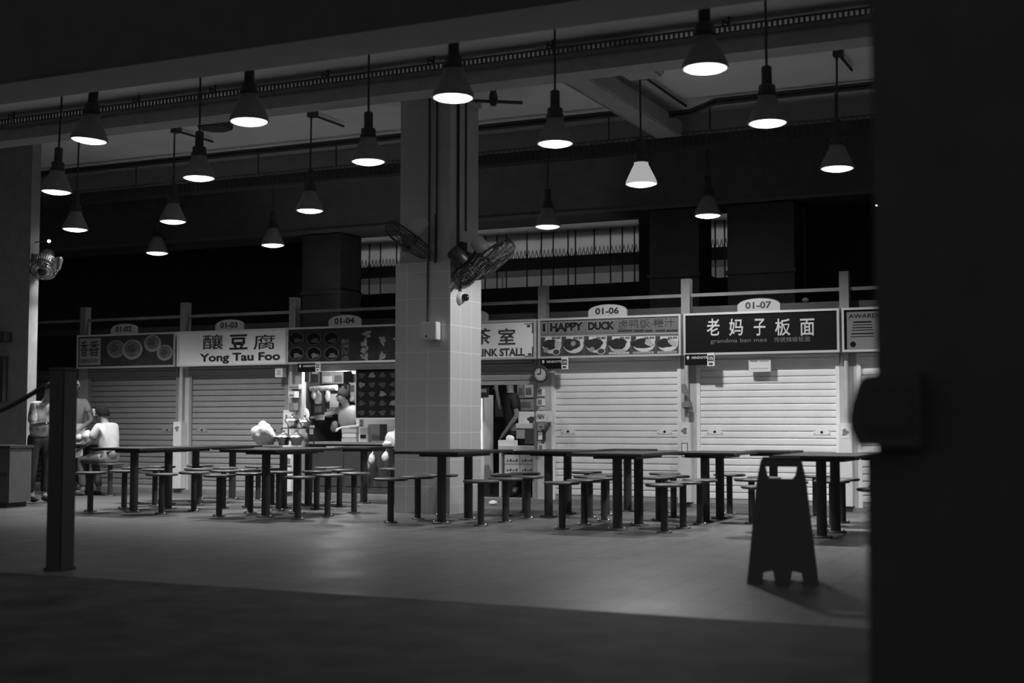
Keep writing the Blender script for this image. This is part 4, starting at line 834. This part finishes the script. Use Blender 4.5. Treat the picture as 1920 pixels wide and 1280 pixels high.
def stand(h=1.6, lean=0., hb=0.):
    k = h / 1.7
    J = dict(pelvis=V(0, 0, .93), chest=V(0, -lean, 1.27), neck=V(0, -lean * 1.35, 1.43), head=V(0, -lean * 1.6 - hb, 1.57), face=V(0, -1, -.15),
             lsh=V(.17, -lean, 1.35), rsh=V(-.17, -lean, 1.35), lel=V(.22, -lean - .03, 1.08), rel=V(-.22, -lean - .03, 1.08), lwr=V(.2, -lean - .2, .95), rwr=V(-.2, -lean - .2, .95),
             lhip=V(.09, 0, .88), rhip=V(-.09, 0, .88), lkn=V(.1, -.03, .5), rkn=V(-.1, -.01, .5), lan=V(.1, .02, .08), ran=V(-.1, .04, .08))
    out = {}
    for q, v in J.items(): out[q] = v if q == 'face' else V(v.x * k, v.y * k, v.z * k if 'an' not in q[1:] else .085)
    return out
PATT = mat('patterned_shirt', .45, .8, noise=.8, scale=9); TEE = mat('grey_tee', .36, .8, noise=.12); PALETEE = mat('pale_tee', .66, .8, noise=.15); DRK = mat('dark_trousers', .03, .8)
# standing in the patterned shirt, left of the post
p = at_y(72, 900, 13.0); J = stand(1.56, .14, .05); J['lwr'] = V(.15, -.4, 1.0); J['rwr'] = V(-.15, -.4, 1.02)
person((p.x, p.y, 0), R(75), 'person in a light patterned shirt standing at the left of the black post', J, PATT, DRK, hips_fat=1.15, long_hair=True, sleeve=.95)
# standing with the white cap, right of the post
p = at_y(136, 900, 15.2); J = stand(1.66, .1); J['rel'] = V(-.26, -.14, 1.08); J['rwr'] = V(-.12, -.4, .95); J['lel'] = V(.26, -.12, 1.06); J['lwr'] = V(.12, -.4, .93); J['face'] = V(0, -1, -.5)
person((p.x, p.y, 0), R(40), 'person in a white cap and grey tee standing over the table right of the post', J, TEE, DRK, cap=WHITE, apron=PAPER, sleeve=.6)
# seated man raising a cup
J = dict(pelvis=V(0, 0, .56), chest=V(0, -.08, .9), neck=V(0, -.11, 1.04), head=V(0, -.17, 1.17), face=V(0, -1, -.12),
         lsh=V(.17, -.09, .98), rsh=V(-.17, -.09, .98), lel=V(.22, -.2, .76), rel=V(-.2, -.32, .84), lwr=V(.12, -.42, .7), rwr=V(-.05, -.31, 1.07), rhd=V(.3, -.2, .9), rcurl=V(0, -.6, 0),
         lhip=V(.09, -.02, .54), rhip=V(-.09, -.02, .54), lkn=V(.14, -.42, .53), rkn=V(-.14, -.42, .53), lan=V(.12, -.38, .085), ran=V(-.12, -.3, .085))
mr = person((-13.1, 14.6, -.02), R(-90), 'seated person with dark hair and pale tee raising a white cup, facing left', J, PALETEE, mat('grey_shorts', .08, .8), sleeve=.75)
Mw = Matrix.Translation((-13.1, 14.6, -.02)) @ Matrix.Rotation(R(-90), 4, 'Z'); c = Mw @ V(-.02, -.31, 1.14)
b = MB(); b.lathe([(.03, 0), (.042, .085), (.043, .1), (.038, .098), (.028, .01)], c, n=16); one('cup', b, WHITE, 'white cup raised to the mouth of the seated person', 'cup')
for (x, y, rx, rz, lab) in ((-13.48, 14.55, .09, .08, 'white bag on the table in front of the seated person'), (-13.7, 14.6, .08, .06, 'white bundle on the table under the white-capped person')):
    b = MB(); b.blob((x, y, .75 + rz * .9), (rx, rx * .8, rz), int(-x * 10), .2); one('plastic_bag', b, PLAST, lab, 'bag', 'white bags on the left table')
# woman in unit 01-04
p = at_y(659, 800, 16.55); J = stand(1.52, .2, .05); J['face'] = V(-.5, -.8, -.35); J['rel'] = V(-.34, -.32, 1.13); J['rwr'] = V(-.46, -.4, 1.1); J['rsh'] = V(-.15, -.17, 1.2); J['lwr'] = V(.1, -.42, .95)
person((p.x + .02, p.y + .05, 0), 0, 'dark-haired woman leaning over the counter of unit 01-04 with one arm stretched out', J, PALE, DRK, sleeve=.25, skinm=mat('pale_skin', .55, .5))
p = at_y(627, 800, 16.36); b = MB(); b.blob(p, (.06, .05, .085), 5, .15); one('plastic_bag', b, MID, 'grey bag held up by the stretched arm of the woman', 'bag')
# worker in the drink stall, dark clothes, head behind the half shutter
p = at_y(962, 800, 16.75); J = stand(1.74, .03); J['rel'] = V(-.2, -.14, 1.2); J['rwr'] = V(-.13, -.2, 1.45); J['rhd'] = V(.2, -.2, 1); J['lel'] = V(.2, .0, 1.12); J['lwr'] = V(.12, -.14, .9); J['face'] = V(-.4, -1, -.2)
person((p.x, p.y, 0), R(-50), 'person in dark clothes standing in the drink stall, head hidden by the half shutter', J, mat('black_shirt', .02, .8), DRK, sleeve=.7)
